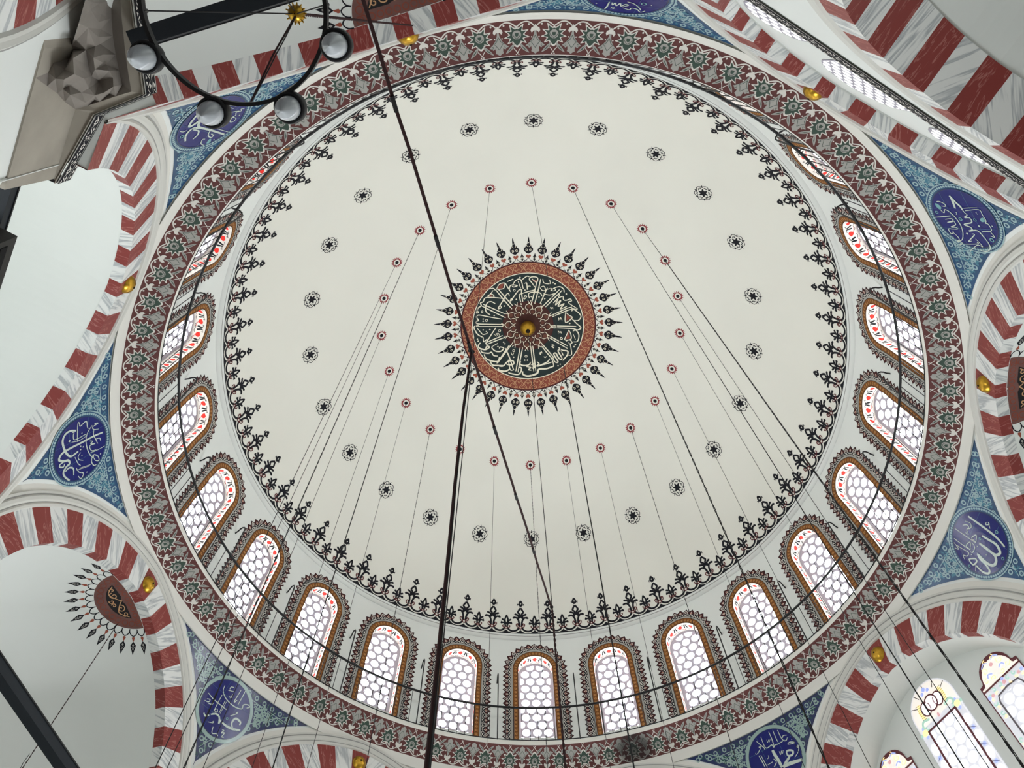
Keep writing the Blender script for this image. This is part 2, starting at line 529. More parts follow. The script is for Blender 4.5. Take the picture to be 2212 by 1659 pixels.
INK = {'NE':{'s':[(78,[(-1090,100),(-907,94),(-466,194)]),(70,[(-1077,89),(-784,14),(-562,-87),(-383,-101)]),(43,[(-383,-101),(-245,-139),(-147,-181),(-26,-4),(-10,-221),(205,-204),(314,188),(445,-47),(562,-47),(628,115),(591,-275),(889,-432),(1186,-520),(1417,-476),(1572,-247),(1537,-3)]),(35,[(-424,907),(-267,818),(-417,699),(-310,546),(16,414),(378,370),(740,449),(1067,634),(1138,872)]),(31,[(-819,859),(-833,734),(-700,560),(-578,590),(-605,748)]),(31,[(-48,1379),(-72,998),(-106,597)]),(31,[(66,935),(36,614),(179,649),(219,917)]),(31,[(219,917),(158,601),(341,597),(445,857),(463,638),(543,601),(547,868)]),(31,[(547,868),(549,1021),(775,1013),(732,879),(629,869)]),(31,[(732,879),(911,772),(1073,769),(1160,901),(1172,737),(1271,704),(1329,879)]),(27,[(-470,-187),(-494,-540),(-499,-843)]),(27,[(-351,-197),(-411,-849),(-183,-892),(-70,-906)]),(31,[(-70,-906),(100,-909),(218,-830),(250,-925),(551,-923),(619,-466)]),(27,[(576,-837),(842,-932),(807,-765)]),(31,[(762,48),(797,-48),(1133,364),(1105,221)]),(31,[(1277,594),(1227,-4),(1150,-1)]),(27,[(993,-14),(1349,-174),(1289,41),(1618,512)]),(23,[(-306,282),(-245,239),(-165,301)])],'f':[[(-742,981),(-694,872),(-524,813),(-424,926),(-575,1017)],[(35,-665),(-30,-847),(142,-832),(168,-670)]],'d':[(366,-459,50),(752,260,54),(-264,-656,27),(-203,-679,23),(951,998,27),(335,-1066,31)],'g':[(-302,1135,58),(82,-416,58),(56,227,66),(998,-733,78)]},'E':{'s':[(77,[(-781,920),(-767,680),(-735,-100),(-677,-634),(-542,-1074)]),(96,[(-343,28),(-370,-328),(-395,-662),(-292,-878),(-152,-981),(18,-882),(68,-686),(41,-369),(59,16)]),(96,[(59,16),(74,-383),(85,-781),(220,-951),(435,-985),(593,-838),(622,-542),(567,-207),(546,-87)]),(73,[(546,-87),(675,-301),(728,-637),(840,-892),(991,-900),(1087,-724),(1103,-507),(1055,-281)]),(54,[(1022,139),(812,-98),(877,-218),(1113,-152),(1104,10),(1022,139)]),(19,[(1048,-233),(1175,-304),(1311,-363)]),(31,[(160,1266),(158,761),(141,156)]),(31,[(141,156),(-201,274),(57,409),(106,170)]),(31,[(619,1122),(631,650),(609,261)]),(31,[(609,261),(281,403),(564,502),(588,293)]),(31,[(258,281),(367,125),(635,117),(678,230)]),(27,[(797,1046),(935,738),(1000,911)]),(31,[(838,916),(788,492),(763,281),(955,259),(1051,439),(1169,293)]),(27,[(-466,979),(-533,724),(-360,616),(-166,758),(-2,607),(14,753)]),(27,[(-223,997),(-370,793),(-240,657)]),(31,[(-1031,72),(-914,51),(-1025,-78),(-1089,-13),(-875,-175)])],'f':[],'d':[(243,38,31),(320,-470,31),(758,127,35)],'g':[(-915,-500,66),(-162,63,50),(-26,-1189,58),(1293,-15,50)]},'SE':{'s':[(35,[(565,1043),(441,811),(335,616),(346,532)]),(32,[(239,1144),(273,858),(265,616),(164,542),(-102,574),(-147,434),(-272,498),(-398,470),(-580,476),(-720,471)]),(37,[(-270,1176),(-253,837),(-201,530),(-161,428)]),(35,[(-500,1132),(-480,793),(-474,570)]),(37,[(-743,1049),(-734,735),(-776,504),(-915,438),(-1042,528)]),(32,[(-790,618),(-889,692),(-1071,635)]),(26,[(549,678),(452,726),(580,751),(534,672),(725,544),(850,506),(876,576)]),(17,[(18,897),(43,758),(-82,853),(-56,744),(-167,845)]),(130,[(-24,340),(-29,129),(-81,-220),(-98,-567)]),(23,[(-319,147),(-315,-15),(-444,120),(-418,-17),(-541,105)]),(75,[(-612,-137),(-679,-20),(-844,-38),(-974,-146),(-885,-267),(-715,-260),(-633,-192),(-639,-90)]),(98,[(-695,-295),(-412,-430),(-159,-580)]),(130,[(-159,-580),(-374,-560),(-819,-621),(-1209,-692)]),(29,[(-1297,-19),(-1372,-41),(-1310,-115),(-1256,-59),(-1323,-152),(-1171,-316),(-926,-436)]),(35,[(-886,241),(-1039,288),(-1280,155),(-1080,178),(-900,235)]),(35,[(117,-43),(56,-218),(188,-336),(281,-384)]),(35,[(767,398),(728,72),(705,-217)]),(29,[(654,380),(631,60),(593,-265)]),(23,[(306,217),(316,133),(411,85)]),(29,[(543,-168),(223,-144)])],'f':[],'d':[(-1200,345,26)],'g':[]},'W':{'s':[(80,[(909,-136),(1032,-444),(977,-698),(739,-840),(369,-788),(32,-655),(-144,-463),(-85,-115)]),(80,[(206,1192),(244,726),(232,46),(246,-461),(225,-845),(144,-1024),(-16,-1087),(-177,-852),(-245,-647),(-422,-608),(-482,-788),(-658,-967),(-879,-920),(-1161,-734)]),(48,[(-202,-876),(-216,-1071),(-312,-1106),(-408,-927),(-295,-847)]),(56,[(-658,-860),(-593,-655),(-736,-463),(-1038,-493)]),(36,[(794,678),(595,456),(333,331),(-23,318),(-429,399),(-764,568),(-631,630),(-814,820),(-1029,831),(-943,671),(-785,608)]),(36,[(-610,590),(-874,465),(-1129,554),(-1156,680)]),(32,[(808,827),(801,932),(740,887),(817,806),(762,972),(706,695),(559,749),(473,977)]),(32,[(539,748),(312,711),(116,779),(-199,876)]),(32,[(57,816),(6,1004),(-133,1033)]),(36,[(368,-111),(1177,-40),(1179,44),(1026,80),(1129,377),(848,428),(712,463)]),(32,[(909,-346),(880,-242),(748,-293),(521,-225),(526,345)]),(24,[(487,-397),(385,-25),(420,316)]),(32,[(109,502),(19,642),(-47,529),(-139,754),(-123,478),(-376,534),(-462,782)]),(28,[(-451,482),(-502,820),(-493,1209)]),(28,[(-203,-1),(-310,-142),(-480,-123),(-623,72)]),(28,[(-264,-307),(-644,-190),(-783,-82)]),(28,[(-775,-318),(-1034,-211),(-1240,13)]),(32,[(-1195,-283),(-1382,-167),(-1229,-7),(-1100,-92)]),(28,[(-880,-162),(-1004,401)]),(24,[(-896,-316),(-1039,352)])],'f':[],'d':[(592,-493,60),(80,31,40),(0,150,40),(-64,16,40),(-762,958,36),(-366,43,32),(-1243,165,32),(661,144,32)],'g':[]},'SW':{'s':[(39,[(681,830),(593,590),(323,428),(-29,359),(-448,371),(-783,492),(-751,681),(-974,815),(-1112,771),(-984,654)]),(35,[(1209,64),(830,6),(451,7),(-78,14)]),(35,[(534,416),(497,-3),(447,-409)]),(35,[(224,302),(165,-329)]),(27,[(137,295),(102,-309)]),(27,[(468,-382),(370,-234),(268,-333),(412,-386)]),(70,[(502,-612),(268,-437),(33,-472),(-96,-719)]),(85,[(-196,-573),(-510,-582),(-875,-523),(-1265,-353)]),(77,[(-875,-523),(-680,-314),(-749,-46),(-1058,-46),(-1102,-184)]),(100,[(-96,-719),(-100,-511)]),(31,[(381,772),(63,893)]),(31,[(331,847),(345,967),(187,1048)]),(31,[(147,584),(41,589),(68,762)]),(39,[(-452,1258),(-483,896),(-493,524)]),(35,[(-224,1160),(-225,525),(-327,673)]),(35,[(-414,-846),(-522,-819),(-458,-982),(-599,-894),(-572,-1113),(-688,-1063)]),(39,[(69,-988),(-38,-1246),(-249,-1152),(-378,-1194)]),(27,[(444,-966),(187,-860),(193,-782),(243,-855)]),(31,[(-425,-100),(-662,149),(-676,240),(-623,167)]),(62,[(857,-767),(703,-830),(551,-686)]),(35,[(1169,-311),(951,-246),(948,-117),(1110,-186)]),(35,[(908,-300),(711,-209),(753,-89)])],'f':[],'d':[(403,165,27)],'g':[(-353,-289,54)]},'NW':{'s':[(91,[(440,-1090),(58,-1018),(-281,-931),(-467,-792),(-299,-664),(-105,-607),(-321,-432),(-400,-215),(-385,388),(-400,1246)]),(70,[(-437,-214),(-486,-526),(-713,-591),(-943,-495),(-1136,-287)]),(56,[(-565,-475),(-553,-162),(-737,3),(-977,-17)]),(38,[(827,736),(638,426),(323,304),(12,301),(-272,383),(-523,441),(-675,589),(-702,783),(-587,782),(-538,603),(-609,847)]),(31,[(1008,834),(938,702),(854,812),(722,672),(599,786),(423,744),(231,894),(311,1015),(463,981),(472,771)]),(31,[(374,718),(363,558),(254,779),(171,578),(61,604),(51,830),(-29,562),(-125,634),(-108,826)]),(31,[(-246,521),(-233,1312)]),(31,[(-54,-545),(-34,229)]),(31,[(114,-459),(154,191)]),(28,[(328,-496),(41,-453),(81,-291),(-276,-236)]),(35,[(811,-44),(841,337)]),(35,[(903,-102),(972,341)]),(31,[(-848,573),(-894,458),(-1089,584),(-1135,793)]),(31,[(-754,-1026),(-741,-841),(-655,-757)])],'f':[[(-1029,845),(-816,784),(-777,865),(-921,977),(-1029,927)]],'d':[(150,-736,56),(360,-737,45),(325,155,31),(399,143,31),(659,955,35),(-765,1017,31)],'g':[(-963,-672,77)]},'N':{'s':[(46,[(-510,560),(-524,889),(-578,1162)]),(38,[(-404,597),(-370,784),(-290,598),(-222,808),(-123,581),(-52,789),(77,582),(177,648),(35,794)]),(38,[(27,896),(277,976),(331,824),(539,845),(698,1015),(835,857)]),(34,[(91,378),(368,478),(597,722),(681,888)]),(25,[(-374,1078),(-363,978),(-287,1074),(-278,968),(-224,1070)])],'f':[],'d':[(-943,775,38),(934,341,30)],'g':[(664,345,84)]},'M':{'s':[(63,[(-2174,-2359),(-1711,-1759),(-1199,-1114)]),(63,[(-2384,-2370),(-1806,-1562),(-1247,-865)]),(53,[(-2313,-2416),(-2124,-2760),(-1798,-2846),(-1729,-2742),(-1847,-2419),(-2314,-2391)]),(58,[(-2826,-2446),(-2546,-2480),(-2408,-2321)]),(49,[(-2950,-1925),(-2691,-2060),(-2505,-1923),(-2554,-1800),(-2928,-1823),(-2690,-2135),(-2548,-2328)]),(63,[(-1946,-1694),(-2694,-1808),(-3117,-1785),(-3262,-1519),(-3452,-1432),(-3408,-1228),(-3600,-1092),(-3698,-899),(-3607,-742),(-3750,-703),(-3723,-851)]),(58,[(-3265,-1318),(-2518,-921),(-1768,-534)]),(58,[(-3408,-1228),(-2568,-723),(-1699,-232)]),(63,[(-2784,-511),(-3040,-702),(-3106,-1007),(-2982,-1399),(-2699,-1482),(-2419,-1316)]),(63,[(-2008,-146),(-2810,-338),(-3564,-539),(-3757,-404),(-3620,-143),(-3764,-80),(-3721,98),(-2819,195),(-1870,259)]),(58,[(-3630,305),(-1871,408)]),(68,[(-3582,258),(-3916,282),(-3921,481),(-3692,897),(-3362,1119)]),(49,[(-3752,395),(-3497,737),(-3310,924),(-3022,844),(-3114,689)]),(53,[(-3315,1123),(-3274,1473),(-3031,1290),(-3134,1631)]),(58,[(-2396,483),(-2787,1057),(-3134,1631)]),(58,[(-3181,1578),(-2552,1333),(-1927,1076)]),(58,[(-3135,1705),(-2362,1428),(-1593,1164)]),(58,[(-2235,-906),(-1999,-994),(-2092,-1149),(-2235,-956),(-1853,-1539),(-1617,-1981),(-1476,-2026),(-1431,-1824)]),(58,[(-1338,-1469),(-1198,-1565),(-1291,-1643),(-1338,-1469),(-823,-2208),(-637,-2304),(-521,-2252)]),(58,[(-753,-1955),(-673,-1551),(-589,-1149)]),(58,[(-591,-2253),(-543,-1800),(-472,-1347)]),(58,[(-1706,-2842),(-1521,-2481),(-1336,-2172)]),(58,[(-1566,-2937),(-1241,-3077),(-1149,-3125)]),(58,[(-1429,-2226),(-1381,-2577),(-1195,-2672),(-870,-2612),(-1102,-2518),(-1242,-2572)]),(58,[(-1195,-2672),(-963,-3018),(-639,-3061),(-451,-2351)]),(53,[(-824,-2964),(-637,-2405)]),(53,[(-639,-2960),(-224,-3307),(-39,-3255)]),(58,[(-730,-1954),(-171,-2136),(339,-2293),(383,-2545)]),(49,[(-360,-2753),(-221,-2802),(-172,-2297),(-127,-2548),(59,-2547)]),(44,[(-403,-1847),(-216,-1794),(-356,-1596),(-426,-1672),(-240,-1895)]),(58,[(337,-2495),(149,-2798),(-38,-3052),(99,-3254),(515,-3202),(473,-2848),(147,-3101)]),(63,[(473,-2848),(295,-1992),(68,-1090)]),(63,[(747,-3102),(573,-2193),(348,-1239)]),(58,[(-29,-1642),(-77,-1994),(294,-2117),(714,-2042),(856,-1792)]),(49,[(886,-3103),(983,-2800),(1400,-2756),(1348,-3058)]),(49,[(755,-2496),(986,-2548),(1083,-2247),(851,-2245),(709,-2445)]),(58,[(1219,-2450),(972,-1843),(722,-1239)]),(49,[(1175,-2299),(1452,-2404),(1547,-2255),(1409,-2202)]),(49,[(1454,-2253),(1684,-2409),(1779,-2260),(1595,-2206)]),(58,[(1637,-2408),(2052,-2545),(2333,-2378),(2386,-2128)]),(58,[(2056,-2319),(1441,-1624),(819,-940)]),(58,[(2243,-2274),(1674,-1629),(1100,-993)]),(53,[(947,-1994),(1367,-1899),(1738,-2008),(1648,-1804)]),(63,[(1657,-1303),(1977,-1662),(1799,-1156),(2166,-1518),(1988,-1061),(2405,-1275),(2132,-865),(2596,-1082)]),(53,[(1880,-1861),(2064,-1966),(2022,-1714),(2299,-1823),(2351,-1574),(2539,-1531),(2816,-1643),(2913,-1497),(2728,-1439),(2778,-1290),(3349,-918),(2927,-946)]),(58,[(1343,-297),(1996,-611),(2599,-932),(2971,-1049)]),(58,[(1532,-250),(2092,-514),(2650,-784),(3021,-901)]),(58,[(2932,-746),(3116,-855),(3499,-576),(3600,-332),(3419,-72),(3137,-57)]),(53,[(2512,-629),(2751,-438),(2991,-250),(2528,119),(2512,-629)]),(63,[(2897,-245),(3283,135),(3623,465),(3344,654),(3057,545)]),(58,[(1447,399),(2392,398),(3290,384)]),(58,[(1448,548),(2301,551),(3105,567),(3392,677)]),(58,[(3062,743),(3297,682),(3496,1019),(3412,1470),(3128,1534)]),(53,[(2776,657),(2926,998),(2933,1345),(2506,1412),(2641,1010),(2776,657)]),(34,[(3115,989),(3191,1184),(3267,1378)]),(49,[(2604,1507),(2839,1399),(3034,1588),(2846,1696),(2795,1549)]),(53,[(2893,1693),(2973,2086),(3005,2480),(2767,2539)]),(58,[(1217,1048),(1960,1454),(2706,1850)]),(58,[(1410,1293),(2058,1674),(2709,2048)]),(34,[(1429,-898),(1474,-998),(1546,-875),(1592,-976),(1664,-852)]),(34,[(2054,-14),(2027,-213),(2147,-67),(2168,-242),(2290,-21)]),(34,[(2024,981),(2044,782),(2165,928),(2210,802),(2285,973)]),(34,[(-2545,922),(-2358,1130)]),(34,[(-2401,880),(-2285,1060),(-2355,932),(-2211,914),(-2165,1066)]),(77,[(-3522,1526),(-3679,1710),(-3608,1910),(-3193,2056),(-2885,1896),(-3073,1806),(-3178,2096)]),(69,[(-3497,2035),(-3426,2235),(-2971,2343),(-2741,2279),(-2593,2521),(-2289,2576)]),(77,[(-3277,2402),(-3132,2723),(-2678,2944),(-2296,2964),(-2176,2659)]),(77,[(-2868,2895),(-2684,3216),(-2302,3275),(-1919,3292)]),(62,[(-2375,3116),(-1906,2461),(-1443,1792)]),(62,[(-2298,3081),(-1753,2366),(-1176,1605)]),(69,[(-2656,1816),(-2697,1969),(-2435,2218),(-2055,2236),(-1862,2010),(-2126,1921),(-2166,2036)]),(62,[(-2618,1818),(-2274,1640)]),(69,[(-1748,2015),(-1453,2727),(-1157,3669)]),(77,[(-2226,3318),(-1919,3331),(-1609,3033),(-1227,2968),(-1153,3203),(-1459,3271),(-1688,3185)]),(92,[(-2266,3432),(-2231,3628),(-1772,3725),(-1463,3581)]),(62,[(-1531,2880),(-1425,3583),(-1234,3666)]),(62,[(-687,2008),(-845,2900),(-1005,3750)]),(62,[(-498,2011),(-677,2904),(-852,3832)]),(77,[(-811,3483),(-619,3487),(-621,3759),(-853,3986),(-1390,3894),(-1543,3811)]),(77,[(-655,3021),(-694,3214),(-466,3335),(-84,3301),(108,3070)]),(62,[(70,1901),(184,2837),(298,3769)]),(62,[(221,1902),(336,2837),(451,3769)]),(100,[(-506,3761),(-469,3994),(-86,4115),(528,3924),(681,3614),(1216,3571),(1748,3367)]),(62,[(-237,3416),(69,3496),(-84,3650),(145,3691)]),(69,[(69,3302),(374,3226),(298,3536),(69,3458)]),(77,[(527,3071),(680,3226),(527,3381),(832,3303),(1288,3065),(1438,2829)]),(62,[(863,1901),(1207,2366),(1590,2826),(1748,3367)]),(62,[(786,1628),(1281,2209),(1741,2745)]),(54,[(451,3381),(1061,3262),(1669,3058)]),(77,[(1665,2747),(1821,3055),(2049,3049),(1738,2512),(1889,2430),(2122,2813),(2349,2806),(2038,2270),(2188,2188),(2421,2570)]),(77,[(2072,1996),(2339,2183),(2718,2247),(2686,2560),(2352,2962)]),(38,[(1543,1931),(1733,2044),(1579,1813),(1769,1887),(1654,1773)]),(38,[(677,2448),(791,2525),(752,2370),(889,2431),(843,2276)]),(38,[(-1334,2342),(-1260,2539),(-1145,2386),(-1223,2579)]),(38,[(1019,2679),(1119,2756),(1209,2661)])],'f':[[(-2243,-2423),(-2078,-2732),(-1822,-2796),(-1894,-2446)],[(101,-3051),(518,-2974),(451,-2747)],[(2586,-481),(2897,-245),(2597,17)],[(2779,781),(2885,1297),(2577,1350)],[(-2881,-1870),(-2692,-2009),(-2577,-1852)]],'d':[(-686,-3239,63),(-335,-2264,63),(-940,-1583,63),(-1786,-1110,63),(-2501,-435,63),(-3286,-219,63),(-3290,-55,63),(-3303,587,63),(-2826,593,63),(97,-1766,63),(647,-1741,63),(1045,-1608,63),(2537,-2009,63),(1607,-2826,63),(1747,-2749,63),(2827,182,63),(-3725,1242,63),(-3681,1394,63),(3276,1735,63),(3184,1888,63),(-2273,1878,63),(-1861,1575,63),(-1767,1692,63),(-349,2948,62),(-159,2951,62),(2053,3336,62),(2203,3223,62),(3164,1892,62),(3258,1731,62),(-1148,2713,62)],'g':[(-1079,-2265,68),(-3346,-773,68),(-3051,-103,82),(-2137,709,78),(2243,1307,78),(-257,2654,77),(-1144,2231,77),(2264,1326,77),(-2147,707,77)]}}
CAPV = [(-1.0634,-2.0323,2.25),(-1.074,-1.9808,2.25),(-1.08,-1.9387,2.25),(-1.0846,-1.898,2.25),(-1.0896,-1.8545,2.25),(-1.0936,-1.8102,2.25),(-1.0956,-1.7742,2.25),(-1.0966,-1.7422,2.25),(-1.1406,-1.7321,2.25),(-1.1866,-1.7197,2.25),(-1.2193,-1.7114,2.25),(-1.249,-1.704,2.2389),(-1.0792,-2.0273,2.17),(-1.0945,-1.9787,2.19),(-1.091,-1.9489,2.16),(-1.1046,-1.9264,2.19),(-1.1019,-1.9082,2.16),(-1.1137,-1.8932,2.19),(-1.1098,-1.8751,2.16),(-1.1229,-1.8594,2.19),(-1.1136,-1.8348,2.17),(-1.1201,-1.8118,2.19),(-1.1062,-1.7968,2.17),(-1.1099,-1.7797,2.19),(-1.1089,-1.7591,2.18),(-1.1406,-1.7451,2.19),(-1.1562,-1.7401,2.17),(-1.1989,-1.7214,2.2),(-1.0964,-2.0082,2.262),(-1.105,-1.9611,2.262),(-1.1135,-1.9196,2.262),(-1.1197,-1.8774,2.262),(-1.1227,-1.8332,2.262),(-1.123,-1.795,2.262),(-1.1225,-1.7596,2.262),(-1.1619,-1.7378,2.262),(-1.2035,-1.724,2.262),(-1.1466,-1.8128,2.15),(-1.1583,-1.785,2.18),(-1.1623,-1.7586,2.16),(-1.1352,-1.8043,2.08),(-1.1561,-1.7778,2.1),(-1.1786,-1.7488,2.15),(-1.1196,-1.8299,2.03),(-1.1284,-1.8468,2.12),(-1.1181,-1.8544,2.15),(-1.1052,-1.8287,2.1),(-1.1605,-1.8058,2.06),(-1.1376,-1.7852,2.0),(-1.1763,-1.7616,2.06),(-1.1515,-1.7495,2.04),(-1.1721,-1.7869,2.03),(-1.1439,-1.7823,2.11),(-1.126,-1.7957,2.03),(-1.174,-1.7683,2.09),(-1.1224,-1.8021,2.13),(-1.1553,-1.7724,2.21),(-1.0929,-1.8948,2.08),(-1.0768,-1.934,2.08),(-1.2347,-1.7273,2.1667),(-1.2207,-1.7502,2.1142),(-1.2083,-1.7704,2.0528),(-1.1953,-1.7916,1.9878),(-1.1899,-1.8005,2.0372),(-1.1779,-1.8201,2.0472),(-1.1722,-1.8294,2.1173),(-1.1603,-1.8488,2.1215),(-1.1546,-1.8581,2.108),(-1.0735,-1.9032,2.0),(-1.0473,-1.9498,2.0),(-1.0152,-2.0136,2.0)]
CAPF = [(61,62,63),(48,49,51),(60,51,49),(63,64,51),(61,63,51),(51,60,61),(66,43,65),(47,65,43),(43,53,47),(65,47,64),(51,64,47),(48,51,47),(47,53,48),(53,54,48),(49,48,54),(54,50,49),(50,59,49),(60,49,59),(46,55,37),(55,38,37),(68,69,58),(58,57,68),(46,37,44),(37,38,40),(52,40,38),(38,39,52),(41,52,39),(42,41,39),(11,27,10),(68,57,67),(57,44,67),(66,67,44),(43,66,44),(44,37,43),(37,40,43),(53,43,40),(40,52,53),(52,41,53),(54,53,41),(41,42,54),(50,54,42),(42,27,50),(27,11,50),(59,50,11),(36,26,9),(45,18,19),(19,20,45),(26,56,25),(9,26,25),(25,35,9),(5,6,33),(34,33,6),(6,7,34),(28,0,1),(1,2,29),(30,29,2),(2,3,30),(31,30,3),(3,4,31),(32,31,4),(4,5,32),(5,33,32),(33,34,23),(24,23,34),(8,24,34),(34,7,8),(0,28,12),(13,12,28),(28,1,13),(1,29,13),(14,13,29),(15,14,29),(29,30,15),(16,15,30),(17,16,30),(30,31,17),(18,17,31),(19,18,31),(31,32,19),(20,19,32),(21,20,32),(32,33,21),(22,21,33),(33,23,22),(56,22,23),(23,24,56),(25,56,24),(35,25,24),(24,8,35),(9,35,8),(12,13,70),(69,70,13),(13,14,69),(58,69,14),(14,15,58),(15,16,58),(57,58,16),(16,17,57),(17,18,57),(18,45,57),(44,57,45),(46,44,45),(45,20,46),(20,21,46),(55,46,21),(21,22,55),(22,56,55),(38,55,56),(39,38,56),(56,26,39),(42,39,26),(27,42,26),(26,36,27),(10,27,36),(36,9,10)]
# ------------------------------------------------------------ dome (ceiling)
ZC, S = 3.4838, 1.8681


def dome_pt(x, y, lay=0):
    q = sqrt(x * x + y * y)
    th = q / S
    R = S - lay * EPS
    k = R * sin(th) / q if q > 1e-9 else 0
    return (k * x, k * y, ZC + R * cos(th))


def dm(lay):
    return lambda x, y: dome_pt(x, y, lay)


SB = 2.26
mb = MB()
N = 192
rows = []
for j in range(1, 61):
    q = SB * j / 60
    rows.append([dome_pt(q * sin(2 * PI * i / N), -q * cos(2 * PI * i / N)) for i in range(N)])
mb.grid(rows, DOMEWHITE, close=True)
mb.add([dome_pt(0, 0)] + rows[0], [(0, i + 1, (i + 1) % N + 1) for i in range(N)], DOMEWHITE)


def revolve(mb, prof, m, n=192):
    mb.grid([[(r * sin(2 * PI * i / n), -r * cos(2 * PI * i / n), h) for i in range(n)] for r, h in prof], m, close=True)


rb, hb = S * sin(SB / S), ZC + S * cos(SB / S)
revolve(mb, [(rb, hb), (rb, hb - .006), (rb + .008, hb - .010)], PLASTER)
revolve(mb, [(rb + .008, hb - .010), (rb + .010, hb - .014)], GREYLINE)
revolve(mb, [(rb + .010, hb - .014), (rb + .022, hb - .020), (rb + .040, hb - .024)], PLASTER)
DO = (0, 0, hb)
ceiling = mb.build('ceiling', None, DO, True)
ceiling.rotation_euler = (0, 0, AZ0)
tag(ceiling, 'white plaster dome with black painted ornament over the hall', 'dome', kind='structure')

# fringe of fleurons round the foot of the dome: 58 cells
CELL = 2 * PI / 58
PX = .1893 / 540


def fringe_cell():
    """shapes in px of the cell, x to the side, y up from the foot line"""
    out = []
    B, D = BLACK, DRED
    for m in (1, -1):
        f = lambda p: [(m * x, y) for x, y in p]
        out += [(stroke(f([(24, 130), (28, 205), (46, 265), (85, 305), (150, 296)]), 36), B, 1),
                (fill(f([(80, 312), (128, 330), (160, 290), (120, 285)])), B, 1),
                (stroke(f([(50, 285), (40, 335), (70, 362), (112, 372)]), 36), B, 1),
                (fill(f([(62, 352), (95, 395), (128, 372), (90, 345)])), B, 1),
                (stroke(f([(0, 335), (26, 305), (70, 268)]), 34), B, 1),
                (stroke(f([(30, 330), (20, 372), (52, 410), (36, 450), (0, 500)]), 36), B, 1),
                (fill(f([(8, 520), (55, 560), (66, 532), (70, 590), (46, 574), (14, 548)])), B, 1),
                (stroke(f([(0, 525), (16, 560), (30, 590), (0, 640)]), 32), B, 1),
                (stroke(f([(20, 110), (70, 128), (80, 172), (52, 186), (52, 150)]), 17), D, 2),
                (stroke(f([(26, 106), (70, 58), (135, 36), (200, 50), (250, 104)]), 36), B, 1),
                (fill(f([(0, 62), (40, 26), (85, 6), (135, 0), (185, 6), (235, 30), (270, 62), (270, -14), (0, -14)])), B, 1)]
        g = lambda p: [(m * 270 - m * x, y) for x, y in p]
        out += [(stroke(g([(16, 108), (24, 165), (52, 196), (108, 186)]), 34), B, 1),
                (fill(g([(60, 200), (100, 226), (116, 180), (80, 180)])), B, 1),
                (stroke(g([(22, 180), (36, 232), (86, 262)]), 34), B, 1),
                (fill(g([(40, 236), (76, 280), (100, 256), (60, 226)])), B, 1),
                (stroke(g([(0, 165), (22, 215), (30, 262), (0, 345)]), 30), B, 1),
                (stroke(g([(18, 100), (56, 104), (70, 134), (46, 146)]), 16), D, 2)]
    out += [(fill([(-22, 605), (0, 656), (22, 605), (0, 590)]), B, 1), (fill([(-14, 325), (0, 370), (14, 325)]), B, 1),
            (ring(0, 108, 28, 17, 12), D, 2), (ring(270, 98, 21, 15, 10), D, 2)]
    for m in (270, -270):
        out.append((fill([(m - 18, 310), (m, 362), (m + 18, 310)]), B, 1))
    return out


mb = MB()
cell = fringe_cell()
for k in range(58):
    a0 = k * CELL + rad(-177.1)
    for sh, m, lay in cell:
        def fn(x, y, a0=a0, lay=lay):
            q = SB - .004 - y * PX * 1.012
            a = a0 + x / 540 * CELL
            return dome_pt(q * sin(a), -q * cos(a), lay)
        mb.put(sh, fn, m)
mb.build('painted_fringe', ceiling, DO)

# small scalloped rosettes: 24 black stars and 24 red toothed rings
def star_shapes():
    out = []
    for k in range(6):
        a = k * PI / 3
        lobe = [(.030 * cos(a - .52), .030 * sin(a - .52)), (.052 * cos(a - .40), .052 * sin(a - .40)), (.060 * cos(a), .060 * sin(a)),
                (.052 * cos(a + .40), .052 * sin(a + .40)), (.030 * cos(a + .52), .030 * sin(a + .52))]
        out.append((stroke([(.046 * cos(a - .52), .046 * sin(a - .52))] + lobe[1:4] + [(.046 * cos(a + .52), .046 * sin(a + .52))], .0042, 4), BLACK))
        out.append((fill(xf([(.044, -.006), (.068, 0), (.044, .006)], 0, 0, 1, a + .52)), BLACK))
        out.append((fill(xf([(.012, -.010), (.034, -.003), (.030, .004), (.012, .010)], 0, 0, 1, a + .52)), BLACK))
        out.append((stroke(xf([(.046, -.012), (.036, -.005), (.044, .003), (.034, .010)], 0, 0, 1, a), .005, 4), BLACK))
    out.append((disc(0, 0, .017, 12), BLACK))
    return out


def ros_shapes():
    out = [(ring(0, 0, .026, .007, 24), DRED), (disc(0, 0, .0125, 14), BLACK)]
    for k in range(16):
        out.append((fill(xf([(.028, -.004), (.041, .004), (.028, .0055)], 0, 0, 1, k * PI / 8)), DRED))
    return out


DRED2 = mat('rosette_red', (150, 62, 66), 0.8)


def ornament(name, shapes, q, extra):
    mb = MB()
    for sh, m in shapes:
        mb.put(sh, lambda x, y: dome_pt(x, -q - y, 1), m)
    base = dome_pt(0, -q, 1)
    return mb, base


proto = {}
for name, shapes, q in (('star_ornament', star_shapes(), 1.588), ('rosette_ornament', [(s, DRED2 if m is DRED else m) for s, m in ros_shapes()], 1.058)):
    mb, base = ornament(name, shapes, q, 0)
    me = mb.mesh(name, base)
    for k in range(24):
        o = bpy.data.objects.new(name, me)
        COL.objects.link(o)
        o.parent = ceiling
        a = rad(15 * k)
        o.location = (-base[1] * sin(a) * U, base[1] * cos(a) * U, (base[2] - DO[2]) * U)
        o.rotation_euler = (0, 0, a)

# central medallion
CX, CY = -.012, .038
mb = MB()
F1, F2, F3, F4 = dm(1), dm(2), dm(3), dm(4)


